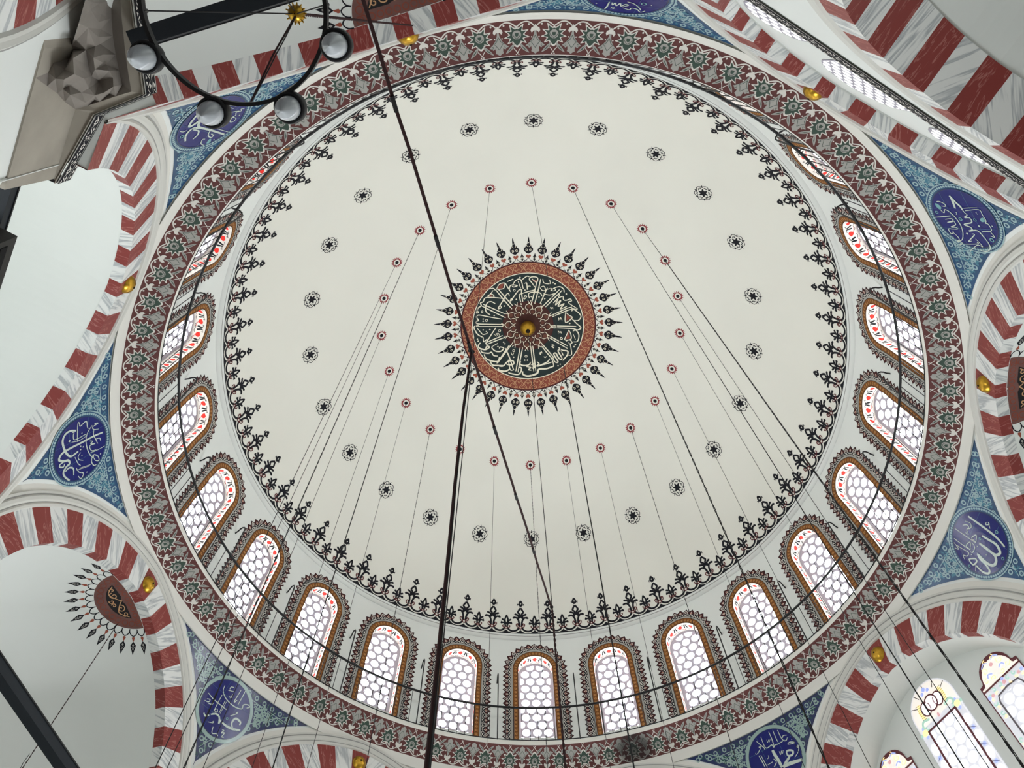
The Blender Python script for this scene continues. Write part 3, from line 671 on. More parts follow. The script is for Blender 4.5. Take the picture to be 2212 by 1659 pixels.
def annulus(mb, r0, r1, m, lay, n=96, k=4, cx=CX, cy=CY):
    f = dm(lay)
    mb.grid([[f(cx + (r0 + (r1 - r0) * j / k) * cos(2 * PI * i / n), cy + (r0 + (r1 - r0) * j / k) * sin(2 * PI * i / n)) for i in range(n)] for j in range(k + 1)], m, close=True)


annulus(mb, .001, .395, DKGREEN, 1, k=8)
annulus(mb, .392, .478, RINGRED, 1, k=3)
annulus(mb, .390, .396, SCRIPT, 2, k=1)
annulus(mb, .472, .480, DEEPMAR, 2, k=1)
annulus(mb, .001, .178, DISCBR, 2, k=4)
annulus(mb, .174, .181, DEEPMAR, 3, k=1)
# ring scrolls
n = 40
for k in range(n):
    a = 2 * PI * k / n
    A = 2 * PI / n
    for m in (1, -1):
        pol = [(.400, 0), (.412, .30), (.436, .34), (.455, .12), (.468, .30), (.462, .5)]
        mb.put(stroke([(CX + r * cos(a + m * t * A), CY + r * sin(a + m * t * A)) for r, t in pol], .0032, 4), F2, RINGGOLD)
        pol = [(.466, .05), (.446, .44), (.425, .46), (.418, .12), (.432, .05)]
        mb.put(stroke([(CX + r * cos(a + m * t * A), CY + r * sin(a + m * t * A)) for r, t in pol], .0026, 4), F2, RINGGOLD)
# twelve-fold star lattice in the middle
for k in range(12):
    a = 2 * PI * k / 12 + .05
    mb.put(xs(disc(.145, 0, .016, 6), dx=CX, dy=CY, a=a), F3, STARBR)
    mb.put(xs(disc(.105, 0, .013, 6), dx=CX, dy=CY, a=a + .26), F3, STARBR)
    for p in ([(.19, -.012), (.165, 0), (.150, .022)], [(.19, .012), (.165, 0), (.150, -.022)], [(.150, .022), (.128, .026), (.118, .010)],
              [(.150, -.022), (.128, -.026), (.118, -.010)], [(.128, .026), (.118, .030)], [(.118, .010), (.100, .004), (.088, .014)], [(.118, -.010), (.100, -.004), (.088, -.014)]):
        mb.put(stroke(xf(p, CX, CY, 1, a), .0042, smooth=False), F3, SCRIPT)
# script
I4 = lambda p: [(x * 1e-4, y * 1e-4) for x, y in p]
for w, p in INK['M']['s']:
    mb.put(stroke(I4(p), w * 1e-4 * 1.35, 5, taper=.3), F3, SCRIPT)
for p in INK['M']['f']:
    mb.put(fill(I4(p)), F2, RINGRED)
for x, y, r in INK['M']['d']:
    mb.put(fill(xf([(-r, 0), (0, -r), (r, 0), (0, r)], 0, 0, 1, .4) if False else [(x * 1e-4 - r * 1e-4, y * 1e-4), (x * 1e-4, y * 1e-4 - r * 1e-4), (x * 1e-4 + r * 1e-4, y * 1e-4), (x * 1e-4, y * 1e-4 + r * 1e-4)]), F3, SCRIPT)
for x, y, r in INK['M']['g']:
    mb.put(ring(x * 1e-4, y * 1e-4, r * 1e-4, .004, 12), F3, SCRIPT)
# rays: 38 black palmettes on hearts, 38 small leaves between them
for k in range(38):
    a = 2 * PI * k / 38 - PI / 2
    P = lambda p, da=0: xf(p, CX, CY, 1, a + da)
    mb.put(fill(P([(.540, 0), (.552, .020), (.566, .031), (.582, .030), (.594, .019), (.600, .020), (.618, .008), (.640, .006), (.670, 0),
                   (.640, -.006), (.618, -.008), (.600, -.020), (.594, -.019), (.582, -.030), (.566, -.031), (.552, -.020)]), smooth=True), F1, BLACK)
    for m in (1, -1):
        mb.put(stroke(P([(x, m * y) for x, y in spiral(.571, .0145, .0105, 1.15, 2.6, 1)]), .0034, smooth=False), F2, SCRIPT)
        mb.put(stroke(P([(.594, m * .003), (.600, m * .012), (.609, m * .012)]), .003, 3), F2, SCRIPT)
        mb.put(stroke(P([(.478, m * .036), (.486, m * .018), (.502, m * .006), (.512, 0)]), .0036, 4), F1, BLACK)
        mb.put(leaf(*P([(.486, m * .018)])[0], .012, .008, a + m * 1.3), F1, BLACK)
    mb.put(disc(*P([(.625, 0)])[0], .0035, 6), F2, SCRIPT)
    mb.put(fill(P([(.506, 0), (.520, .017), (.530, .015), (.533, .007), (.527, 0), (.533, -.007), (.530, -.015), (.520, -.017)]), smooth=True), F2, HEART)
    h = PI / 38
    mb.put(fill(P([(.486, 0), (.500, .011), (.508, .006), (.518, .013), (.530, .005), (.548, 0), (.530, -.005), (.518, -.013), (.508, -.006), (.500, -.011)], h)), F1, BLACK)
    for m in (1, -1):
        mb.put(stroke(P([(.499, m * .005), (.511, m * .004), (.520, m * .006)], h), .0025, 3), F2, SCRIPT)
mb.build('painted_medallion', ceiling, DO)

# gold ball hanging under the crown
t = (-.016, .043, ZC + S)
mb = MB()
mb.lathe([(.001, -.100), (.010, -.0985), (.026, -.089), (.044, -.070), (.054, -.046), (.052, -.022), (.036, .000), (.016, .010), (.012, .03)], GOLD, 32)
o = mb.build('ball_finial', None, (0, 0, 0), True)
o.location = W(t[0], t[1], t[2] - .012)
mb = MB()
mb.tube([(0, 0, -.112), (0, 0, -.098)], .0025, WIRE, 6)
mb.lathe([(.001, -.107), (.012, -.104), (.016, -.096)], mat('dark_bronze', (40, 30, 16), .5, .6), 16)
mb.build('hook_cap', o, (0, 0, 0), True)
tag(o, 'gold ball finial under the dome crown at the centre of the round script medallion', 'finial')

# ------------------------------------------------------------ drum wall with 24 arched openings
KN = [(3.24, 1.846), (3.5, 1.842), (3.8, 1.824), (4.0, 1.799), (4.13, 1.780)]


def prof(h):
    for (a, ra), (b, rb_) in zip(KN, KN[1:]):
        if h <= b:
            return ra + (rb_ - ra) * (h - a) / (b - a)
    return KN[-1][1]


def dr(x, h, dep=0.0):
    """point of the drum at az 0: x along the wall, dep into the wall"""
    a = x / 1.81
    r = prof(h) + dep
    return (r * sin(a), -r * cos(a), h)


HW, SPR, SILL = .107, 3.890, 3.385
INN = [(HW, SILL)] + [(HW, SILL + (SPR - SILL) * i / 10) for i in range(1, 10)] + [(HW * cos(t * PI / 24), SPR + HW * sin(t * PI / 24)) for t in range(25)]
INN += [(-HW, SPR - (SPR - SILL) * i / 10) for i in range(1, 11)]
HX, H0, H1 = 1.81 * PI / 24, 3.26, 4.118


def hit(poly, c, a):
    dx, dy = cos(a), sin(a)
    best = None
    for i in range(len(poly)):
        (x1, y1), (x2, y2) = poly[i], poly[(i + 1) % len(poly)]
        ex, ey = x2 - x1, y2 - y1
        den = dx * ey - dy * ex
        if abs(den) < 1e-12:
            continue
        t = ((x1 - c[0]) * ey - (y1 - c[1]) * ex) / den
        u = ((x1 - c[0]) * dy - (y1 - c[1]) * dx) / den
        if t > 0 and -1e-9 <= u <= 1 + 1e-9:
            best = t if best is None else min(best, t)
    return (c[0] + dx * best, c[1] + dy * best)


cc = (0, 3.7)
RECT = [(HX, H0), (HX, H1), (-HX, H1), (-HX, H0)]
angs = sorted([2 * PI * i / 72 - PI for i in range(72)] + [math.atan2(y - cc[1], x - cc[0]) for x, y in RECT + [(HW, SILL), (-HW, SILL)]])
inner = [hit(INN, cc, a) for a in angs]
outer = [hit(RECT, cc, a) for a in angs]
mb = MB()
rows2 = [[(p[0] + (q[0] - p[0]) * j / 4, p[1] + (q[1] - p[1]) * j / 4) for p, q in zip(inner, outer)] for j in range(5)]
for k in range(24):
    ca, sa = cos(rad(15 * k)), sin(rad(15 * k))
    rows = []
    for r in rows2:
        rr = []
        for x, h in r:
            p = dr(x, h)
            rr.append((p[0] * ca - p[1] * sa, p[0] * sa + p[1] * ca, p[2]))
        rows.append(rr)
    mb.grid(rows, PLASTER, close=True)
wd = mb.build('wall_drum', None, (0, 0, 3.26), True)
wd.rotation_euler = (0, 0, AZ0)
tag(wd, 'white drum wall between the dome and the red flower cornice', 'wall', kind='structure')

# one window, 24 copies
WB = dr(0, SILL)


def border_map(lay):
    """t along the U-shaped border from left foot over the arch to right foot, d outward"""
    Lg = SPR - 3.372
    Ra = .160

    def fn(t, d):
        if t < Lg:
            x, h = -(HW + d), 3.372 + t
        elif t < Lg + PI * Ra:
            th = PI - (t - Lg) / Ra
            x, h = (HW + d) * cos(th), SPR + (HW + d) * sin(th)
        else:
            x, h = HW + d, SPR - (t - Lg - PI * Ra)
        return dr(x, h, -lay * EPS)
    return fn, 2 * Lg + PI * Ra


bf, TL = border_map(1)
mb = MB()


def band(mb, d0, d1, m, lay, n=110):
    f, L = border_map(lay)
    mb.grid([[f(L * i / n, d) for i in range(n + 1)] for d in (d0, (d0 + d1) / 2, d1)], m)


band(mb, 0, .033, ORANGE, 1)
for d in (.0005, .030):
    band(mb, d, d + .0035, BROWN, 2)
band(mb, .0335, .0445, ORNGREY, 1)
band(mb, .0445, .066, BLACK, 1)
f2, f3 = border_map(2)[0], border_map(3)[0]
nt_ = 45
pt = TL / nt_
for i in range(nt_):
    t0 = (i + .5) * pt
    q = pt / 2
    mb.put(fill([(t0 - q, .060), (t0 - q, .078), (t0, .0965), (t0 + q, .078), (t0 + q, .060)]), bf, BLACK)
    mb.put(fill([(t0 - q, .064), (t0 - q, .075), (t0, .0925), (t0 + q, .075), (t0 + q, .064)]), f2, DEEPMAR)
    if i % 2 == 0:
        mb.put(stroke([(t0, .052), (t0 - .012, .064), (t0 - .007, .076), (t0, .083), (t0 + .007, .076), (t0 + .012, .064)], .0032, 3, True), f3, ORNWHITE)
        mb.put(ring(t0, .068, .0042, .0026, 8), f3, ORNWHITE)
        for m in (1, -1):
            mb.put(stroke([(t0, .052), (t0 + m * .012, .047), (t0 + m * .020, .052), (t0 + m * .016, .060)], .0028, 4), f3, ORNWHITE)
    else:
        mb.put(fill([(t0 - .0075, .068), (t0, .057), (t0 + .0075, .068), (t0, .080)]), f3, CREAM)
        mb.put(fill([(t0 - .0042, .068), (t0, .061), (t0 + .0042, .068), (t0, .075)]), border_map(4)[0], HEART)
        mb.put(stroke([(t0 - .014, .058), (t0, .049), (t0 + .014, .058)], .0028, 4), f3, ORNWHITE)
nd = 56
for i in range(nd):
    mb.put(ring((i + .5) * TL / nd, .0165, .0052, .0028, 8), f2, OCHRE)
    t0 = (i + 1) * TL / nd
    mb.put(stroke([(t0 - .004, .006), (t0 + .004, .0165), (t0 - .004, .027)], .0018, 3), f2, BROWN)
border_me = mb.mesh('painted_border', WB)

DEP = .066
mb = MB()
loop = INN + [(-HW, SILL)]
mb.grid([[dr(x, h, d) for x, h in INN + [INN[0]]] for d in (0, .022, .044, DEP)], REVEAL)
# painted tulips and leaves on the soffit and jambs
arc = PI * HW / 2
LL = SPR - SILL


def rev(lay):
    def fn(t, d):
        k = HW - lay * EPS * .8
        if abs(t) <= arc:
            a = PI / 2 - t / HW
            return dr(k * cos(a), SPR + k * sin(a), d)
        sg = 1 if t > 0 else -1
        return dr(sg * k, SPR - (abs(t) - arc), d)
    return fn


r1, r2 = rev(1), rev(2)
mt = 9
for i in range(-mt, mt + 1):
    t0 = i * .070
    if abs(t0) > arc + LL - .02:
        continue
    mb.put(fill([(t0 - .013, .026), (t0 - .008, .038), (t0, .043), (t0 + .010, .038), (t0 + .014, .026), (t0 + .004, .020), (t0 - .006, .018)], smooth=True), r1, TULIP)
    mb.put(stroke([(t0 - .031, .052), (t0 - .012, .048), (t0, .040)], .0022, 4), r1, TULIP)
    for m in (1, -1):
        mb.put(stroke([(t0 + m * .010, .050), (t0 + m * .020, .056), (t0 + m * .034, .050)], .0022, 4), r1, LEAFBLK)
        mb.put(fill([(t0 + m * .022, .036), (t0 + m * .027, .022), (t0 + m * .031, .012), (t0 + m * .034, .020), (t0 + m * .032, .034), (t0 + m * .027, .044)], smooth=True), r1, LEAFBLK)
        mb.put(stroke([(t0 + m * .030, .018), (t0 + m * .020, .012), (t0 + m * .015, .018)], .0022, 4), r2, LEAFBLK)
    mb.put(disc(t0 + .016, .010, .0022, 6), r1, LEAFBLK)
reveal_me = mb.mesh('window_reveal', WB)

mb = MB()
lv = [SILL + (SPR - SILL) * i / 12 for i in range(13)] + [SPR + HW * sin(PI / 2 * i / 10) for i in range(1, 11)]
lw = [HW] * 13 + [max(HW * cos(PI / 2 * i / 10), .0005) for i in range(1, 11)]
mb.grid([[dr(w * (j / 6 - 1), h, DEP) for j in range(13)] for h, w in zip(lv, lw)], LATTICE)
lattice_me = mb.mesh('lattice_panel', WB)


def clip(poly, conv):
    out = poly
    n = len(conv)
    for i in range(n):
        (x1, y1), (x2, y2) = conv[i], conv[(i + 1) % n]
        new = []
        for j in range(len(out)):
            p, r = out[j], out[(j + 1) % len(out)]
            sp = (x2 - x1) * (p[1] - y1) - (y2 - y1) * (p[0] - x1)
            sr = (x2 - x1) * (r[1] - y1) - (y2 - y1) * (r[0] - x1)
            if sp >= 0:
                new.append(p)
            if sp * sr < 0:
                k = sp / (sp - sr)
                new.append((p[0] + (r[0] - p[0]) * k, p[1] + (r[1] - p[1]) * k))
        out = new
        if len(out) < 3:
            return []
    return out


def roundels(w, h0, spr, r, dx, rr, top=True, ry=None, off=0.0):
    """hole centres of a honeycomb lattice clipped to an arch of half width w"""
    conv = [(w, h0)] + ([(w * cos(t * PI / 16), spr + w * sin(t * PI / 16)) for t in range(17)] if top else [(w, spr), (-w, spr)]) + [(-w, h0)]
    dy = dx * .88
    res = []
    j = 0
    y = h0 + r * .3 + off
    while y < spr + w + r:
        k0 = -8 if j % 2 else -8.5
        for i in range(18):
            x = (k0 + i) * dx
            if abs(x) < w + r:
                pl = clip([(x + rr * cos(2 * PI * t / 14), y + (ry or rr) * sin(2 * PI * t / 14)) for t in range(14)], conv)
                if len(pl) >= 3 and (max(p[0] for p in pl) - min(p[0] for p in pl)) > rr * .35:
                    res.append(pl)
        y += dy
        j += 1
    return res


mb = MB()
for pl in roundels(.0885, SILL + .035, SPR, .026, .0612, .0232):
    mb.put((pl, [tuple(range(len(pl)))]), lambda x, h: dr(x, h, DEP - .0012), DAY)
glass_me = mb.mesh('lattice_glass', WB)

ORD = ['', 'first', 'second', 'third', 'fourth', 'fifth', 'sixth', 'seventh', 'eighth', 'ninth', 'tenth', 'eleventh', 'twelfth']
for k in range(24):
    a = rad(15 * k) + AZ0
    r = empty('window_%d' % (k + 1), WB, a)
    d = (k - 12)
    if d == 0:
        lb = 'arched drum window lowest in the photo, over the foot of the picture'
    elif abs(d) == 12:
        lb = 'arched drum window straight across the dome from the lowest one, behind the cornice'
    else:
        lb = 'arched drum window, %s %s from the lowest one' % (ORD[abs(d)], 'clockwise' if d > 0 else 'anticlockwise')
    if abs(d) == 12:
        lb = 'arched drum window opposite the lowest one, hidden behind the cornice'
    tag(r, lb, 'window', 'arched windows round the drum of the dome', 'structure')
    for nm, me in (('painted_border', border_me), ('window_reveal', reveal_me), ('lattice_panel', lattice_me), ('lattice_glass', glass_me)):
        o = bpy.data.objects.new(nm, me)
        COL.objects.link(o)
        o.parent = r
        if nm == 'lattice_glass':
            v = WIN_MID + WIN_AMP * cos(rad(15 * k) - rad(WIN_DIR))
            o.color = (v, v, v, 1)

# ------------------------------------------------------------ flower cornice
mb = MB()
revolve(mb, [(1.918, 3.150), (1.912, 3.172), (1.905, 3.188), (1.897, 3.198)], WHITE)
NC = (-.527, -.85)


def corn(a, v, lay=0):
    r = 1.897 - .121 * v - .012 * sin(PI * v) * .53
    h = 3.198 + .075 * v - .012 * sin(PI * v) * .0 + .006 * sin(PI * v)
    r += NC[0] * EPS * lay
    h += NC[1] * EPS * lay
    return (r * sin(a), -r * cos(a), h)


mb.grid([[corn(2 * PI * i / 252, v / 8) for i in range(252)] for v in range(9)], MAROON, close=True)
e = corn(0, 1)
revolve(mb, [(-e[1], e[2]), (-e[1] - .002, e[2] + .004), (-e[1] - .002, e[2] + .026), (-e[1], e[2] + .028), (1.85, e[2] + .028)], WHITE)
CO = (0, 0, 3.198)
tr = mb.build('trim_1', None, CO, True)
tr.rotation_euler = (0, 0, AZ0)
tag(tr, 'round maroon cornice painted with grey flowers under the drum', 'cornice', kind='structure')
DA = 2 * PI / 84


def flower_cell():
    G, Wt, Gn, D = ORNGREY, ORNWHITE, ORNGREEN, MAROON
    out = []
    # x in cell units (1 = one cell), y 0 outer .. 1 inner
    R = .142 / .1376

    def star(s, tail):
        p = []
        for i in range(22):
            a = -PI / 2 + 2 * PI * i / 22
            r = (.33 if i % 2 == 0 else .205) * s
            x, y = r * sin(a + PI / 2), -r * cos(a + PI / 2) / R
            p.append((x, .37 + y))
        # i = 11 is the tail, pointing inward
        p[11] = (0, .37 + tail)
        p[10], p[12] = (.12 * s, .37 + .20 * s), (-.12 * s, .37 + .20 * s)
        p[0] = (0, .37 - .20 * s)
        return p
    out.append((fill(star(1.06, .345), smooth=True), Wt, 1))
    out.append((fill(star(.84, .28), smooth=True), Gn, 2))
    out.append((disc(0, .35, .125, 10, .125 / R), G, 3))
    out.append((fill([(-.05, .30), (.05, .30), (.045, .36), (0, .40), (-.045, .36)]), Gn, 4))
    for m in (1, -1):
        out.append((stroke([(m * .11, .34), (m * .05, .41), (0, .45), ], .014, 3), Gn, 4))
        f = lambda p: [(m * x, y) for x, y in p]
        out.append((stroke(f([(.47, .15), (.40, .085), (.32, .045), (.25, .036), (.17, .05), (.10, .085), (.05, .12), (0, .15)]), .032, 4), Wt, 1))
        out.append((fill(f([(.07, .60), (.13, .62), (.24, .74), (.33, .90), (.22, .84), (.12, .74)]), smooth=True), G, 2))
        out.append((fill(f([(.12, .66), (.20, .745), (.27, .84), (.18, .77)])), Gn, 3))
        out.append((stroke(f([(.10, .735), (.04, .82), (0, .92)]), .022, 3), Wt, 1))
        out.append((disc(m * .033, .945, .022, 8), Wt, 2))
        out.append((disc(m * .33, .10, .026, 8), Wt, 2))
        out.append((disc(m * .40, .42, .020, 8), Wt, 2))
        # half of the tulip between two flowers
        g = lambda p: [(m * (.5 - x), y) for x, y in p]
        out.append((fill(g([(0, .10), (.045, .15), (.11, .19), (.13, .25), (.095, .31), (.05, .26), (0, .255)])), G if False else Wt, 3))
        out.append((fill(g([(0, .24), (.025, .26), (.035, .34), (.08, .46), (.16, .57), (.27, .665), (.20, .70), (.17, .745), (.11, .70), (.10, .80), (.115, .86), (.06, .89), (0, .95)])), G, 2))
        out.append((stroke(g([(0, .37), (.06, .50), (.13, .555), (.085, .60), (0, .74)]), .014, 3, smooth=False), Gn, 3))
        out.append((fill(g([(0, .49), (.035, .55), (0, .61)])), Gn, 3))
        out.append((stroke(g([(.19, .69), (.155, .665), (.165, .63), (.195, .64)]), .012, 3), Gn, 3))
    return out


mb = MB()
cell = flower_cell()
for k in range(84):
    a0 = k * DA + rad(.8)
    for sh, m, lay in cell:
        mb.put(sh, lambda x, y: corn(a0 + x * DA, y, lay), m)
mb.build('painted_flower_band', tr, CO)
sa = corn(rad(163.5) + AZ0, .45)
for m in (MAROON, ORNGREY, ORNWHITE, ORNGREEN):
    soot(m, W(*sa), .52)

# ------------------------------------------------------------ iron railing on the cornice
RO = (0, 0, 3.30)
rail = empty('iron_railing', RO, AZ0)
tag(rail, 'black iron railing with hooked posts round the foot of the dome windows', 'railing')
mb = MB()
mb.tube([(1.764 * sin(2 * PI * i / 144), -1.764 * cos(2 * PI * i / 144), 3.530) for i in range(144)], .0062, IRON, 8, closed=True)
mb.build('handrail', rail, RO, True)
mb = MB()
mb.tube([(1.775 * sin(2 * PI * i / 144), -1.775 * cos(2 * PI * i / 144), 3.3065) for i in range(144)], .0028, IRON, 6, closed=True)
mb.build('bottom_rail', rail, RO, True)
mb = MB()
hk = [(0, -1.773, 3.302), (0, -1.766, 3.53), (0, -1.764, 3.76), (0, -1.766, 3.785), (0, -1.775, 3.803), (0, -1.79, 3.81), (0, -1.803, 3.803), (0, -1.81, 3.788), (0, -1.828, 3.775)]
mb.tube(hk, .0038, IRON, 6)
post_me = mb.mesh('hooked_post', RO, True)
mb = MB()
mb.tube([(0, -1.774, 3.304), (0, -1.765, 3.53)], .0021, IRON, 5, cap=False)
bal_me = mb.mesh('baluster', RO, True)
rest = MB()
for k in range(24):
    o = bpy.data.objects.new('hooked_post', post_me)
    COL.objects.link(o)
    o.parent = rail
    o.rotation_euler = (0, 0, rad(15 * k + 7.5))
    for i in range(1, 10):
        a = rad(15 * k + 7.5 + 1.5 * i)
        if k in (6, 7, 8, 9, 10, 11, 12, 13, 14, 15, 16):
            o = bpy.data.objects.new('baluster', bal_me)
            COL.objects.link(o)
            o.parent = rail
            o.rotation_euler = (0, 0, a)
        else:
            rest.tube([(1.774 * sin(a), -1.774 * cos(a), 3.304), (1.765 * sin(a), -1.765 * cos(a), 3.53)], .0021, IRON, 5, cap=False)
o = rest.build('baluster', rail, RO, True)
o['kind'] = 'stuff'
# ------------------------------------------------------------ pendentives with tile panels
AP = 1.905          # distance of the arch planes from the axis
HC = 2.287          # springing height of the arches


def cside(h, R):
    y = h - HC
    return max(sqrt(max(R * R - y * y, 0)) - .06, 0)


def pr_c(h):
    return max(cside(h, .935), .12)


def pr_r(h):
    return sqrt(AP * AP + pr_c(h) ** 2)


def pr_phi(h):
    return rad(22.5) - math.atan(pr_c(h) / AP)


def pen(phi, h, lay=0.0):
    r = pr_r(h) - lay * EPS
    return (r * sin(phi), -r * cos(phi), h)


H0P, H1P = 2.679, 3.176
mb = MB()
mb.grid([[pen(pr_phi(H0P + (H1P - H0P) * j / 26) * (i / 16 - 1), H0P + (H1P - H0P) * j / 26) for i in range(33)] for j in range(27)], PLASTER)
PB = pen(0, H0P)
pen_me = mb.mesh('wall_pendentive', PB, True)
TB0, TB1 = 2.705, 3.152


def tphi(h):
    return max(pr_phi(h) - .010, .0005)


def pmap(lay):
    return lambda x, y: pen(x / 1.99, y + 2.996, lay)


def inside(x, y, m=.0):
    h = y + 2.996
    return TB0 + m < h < TB1 - m and abs(x) / 1.99 < tphi(h) - m / 1.9 and tphi(h) - m / 1.9 > 0


RX, RY = .1407, .133


def tile_set(ground, line, leafm, seed, style):
    rg = random.Random(seed)
    t = MB()
    n, k = 40, 40
    t.grid([[pen(tphi(TB0 + (TB1 - TB0) * j / n) * (2 * i / k - 1), TB0 + (TB1 - TB0) * j / n, 2) for i in range(k + 1)] for j in range(n + 1)], ground)
    f3, f4, f5 = pmap(3), pmap(4), pmap(5)
    # three borders with rings and crosses between thin lines
    bw = .038
    lines = [[(s * (tphi(h) - .004) * 1.99, h - 2.996) for h in [TB0 + .02 + (TB1 - TB0 - .025) * i / 30 for i in range(31)]] for s in (1, -1)]
    lines.append([(x, TB1 - .004 - 2.996) for x in [(-tphi(TB1) + .01) * 1.99 + 2 * (tphi(TB1) - .01) * 1.99 * i / 40 for i in range(41)]])
    for pi_, ln in enumerate(lines):
        ins = []
        acc = 0.0
        for i, (x, y) in enumerate(ln):
            a, b = ln[max(i - 1, 0)], ln[min(i + 1, len(ln) - 1)]
            dx, dy = b[0] - a[0], b[1] - a[1]
            L = sqrt(dx * dx + dy * dy)
            nx, ny = -dy / L, dx / L
            if (nx * (0 - x) + ny * (0.02 - y)) < 0:
                nx, ny = -nx, -ny
            ins.append((x + nx * bw, y + ny * bw))
        ins = [p for p in ins if inside(p[0], p[1], .002)]
        if len(ins) > 3:
            t.put(stroke(ins, .0035, smooth=False), f3, line)
        mid = [((a[0] + b[0]) / 2, (a[1] + b[1]) / 2) for a, b in zip(ln, [(x, y) for x, y in ln])]
        pos = 0.0
        step = .026
        j = 0
        for i in range(len(ln) - 1):
            a, b = ln[i], ln[i + 1]
            L = sqrt((b[0] - a[0]) ** 2 + (b[1] - a[1]) ** 2)
            while pos < L:
                u = pos / L
                x, y = a[0] + (b[0] - a[0]) * u, a[1] + (b[1] - a[1]) * u
                dx, dy = (b[0] - a[0]) / L, (b[1] - a[1]) / L
                nx, ny = -dy, dx
                if (nx * (0 - x) + ny * (0.02 - y)) < 0:
                    nx, ny = -nx, -ny
                x, y = x + nx * bw * .48, y + ny * bw * .48
                if inside(x, y, .004):
                    if j % 2 == 0:
                        t.put(ring(x, y, .0095, .0058, 9), f3, line)
                    else:
                        for q in (.6, 2.2, 1.4):
                            t.put(stroke([(x - .009 * cos(q), y - .009 * sin(q)), (x + .009 * cos(q), y + .009 * sin(q))], .0026, smooth=False), f3, leafm)
                j += 1
                pos += step
            pos -= L
    # scrolling leafwork over the field
    pts = []
    tries = 0
    while tries < 30000 and len(pts) < 900:
        tries += 1
        x, y = rg.uniform(-.66, .66), rg.uniform(-.3, .16)
        if not inside(x, y, .046) or (x / (RX * 1.24)) ** 2 + (y / (RY * 1.24)) ** 2 < 1:
            continue
        if all((x - a) ** 2 + (y - b) ** 2 > .0165 ** 2 for a, b in pts):
            pts.append((x, y))
    for x, y in pts:
        a0 = rg.uniform(0, 6.28)
        d = rg.choice((1, -1))
        kind = rg.random()
        if kind < .55:
            sp = spiral(x, y, rg.uniform(.011, .018), rg.uniform(.8, 1.3), a0, d, 12)
            sp = [p for p in sp if inside(p[0], p[1], .04)]
            if len(sp) > 4:
                t.put(stroke(sp, .0058, smooth=False), f3, line)
                for m in (1, -1):
                    t.put(leaf(sp[0][0], sp[0][1], .017, .009, a0 + m * .9), f4, line if style else leafm)
                t.put(disc(sp[-1][0], sp[-1][1], .0048, 6), f4, line)
        elif kind < .75:
            for q in range(5):
                t.put(leaf(x, y, .016, .008, a0 + q * 1.2566), f3, line)
            t.put(disc(x, y, .004, 6), f4, ground)
        elif kind < .9:
            t.put(fill(xf([(-.018, 0), (-.004, .010), (.004, .004), (.018, .012), (.010, -.002), (.016, -.012), (.002, -.006)], x, y, 1, a0), smooth=True), f3, leafm)
            t.put(stroke(xf([(-.02, -.004), (0, .0), (.02, .006)], x, y, 1, a0), .003, 3), f4, line)
        else:
            t.put(ring(x, y, .011, .0048, 10), f3, line)
            t.put(disc(x, y, .004, 6), f3, leafm)
    # beaded ring round the script
    if style == 0:
        round_grid(t, pmap(4), RX * 1.16, RY * 1.16, ground)
        t.put(ring(0, 0, RX * 1.17, .005, 60, RY * 1.17), f5, line)
        for q in range(76):
            a = 2 * PI * q / 76
            t.put(disc(RX * 1.085 * cos(a), RY * 1.085 * sin(a), .0058, 6), f5, line)
    else:
        t.put(ring(0, 0, RX * 1.075, .017, 60, RY * 1.075), f4, line)
    # joints between the tiles
    for x in [-.6 + .1 * i for i in range(13)]:
        seg = [(x, y) for y in [-.29 + .015 * i for i in range(32)] if inside(x, y, .004) and (x / RX) ** 2 + (y / RY) ** 2 > 1.3]
        for a, b in zip(seg, seg[1:]):
            if b[1] - a[1] < .02:
                t.put(stroke([a, b], .0009, smooth=False), f5, line)
    return t.mesh('tile_panel', PB, True)


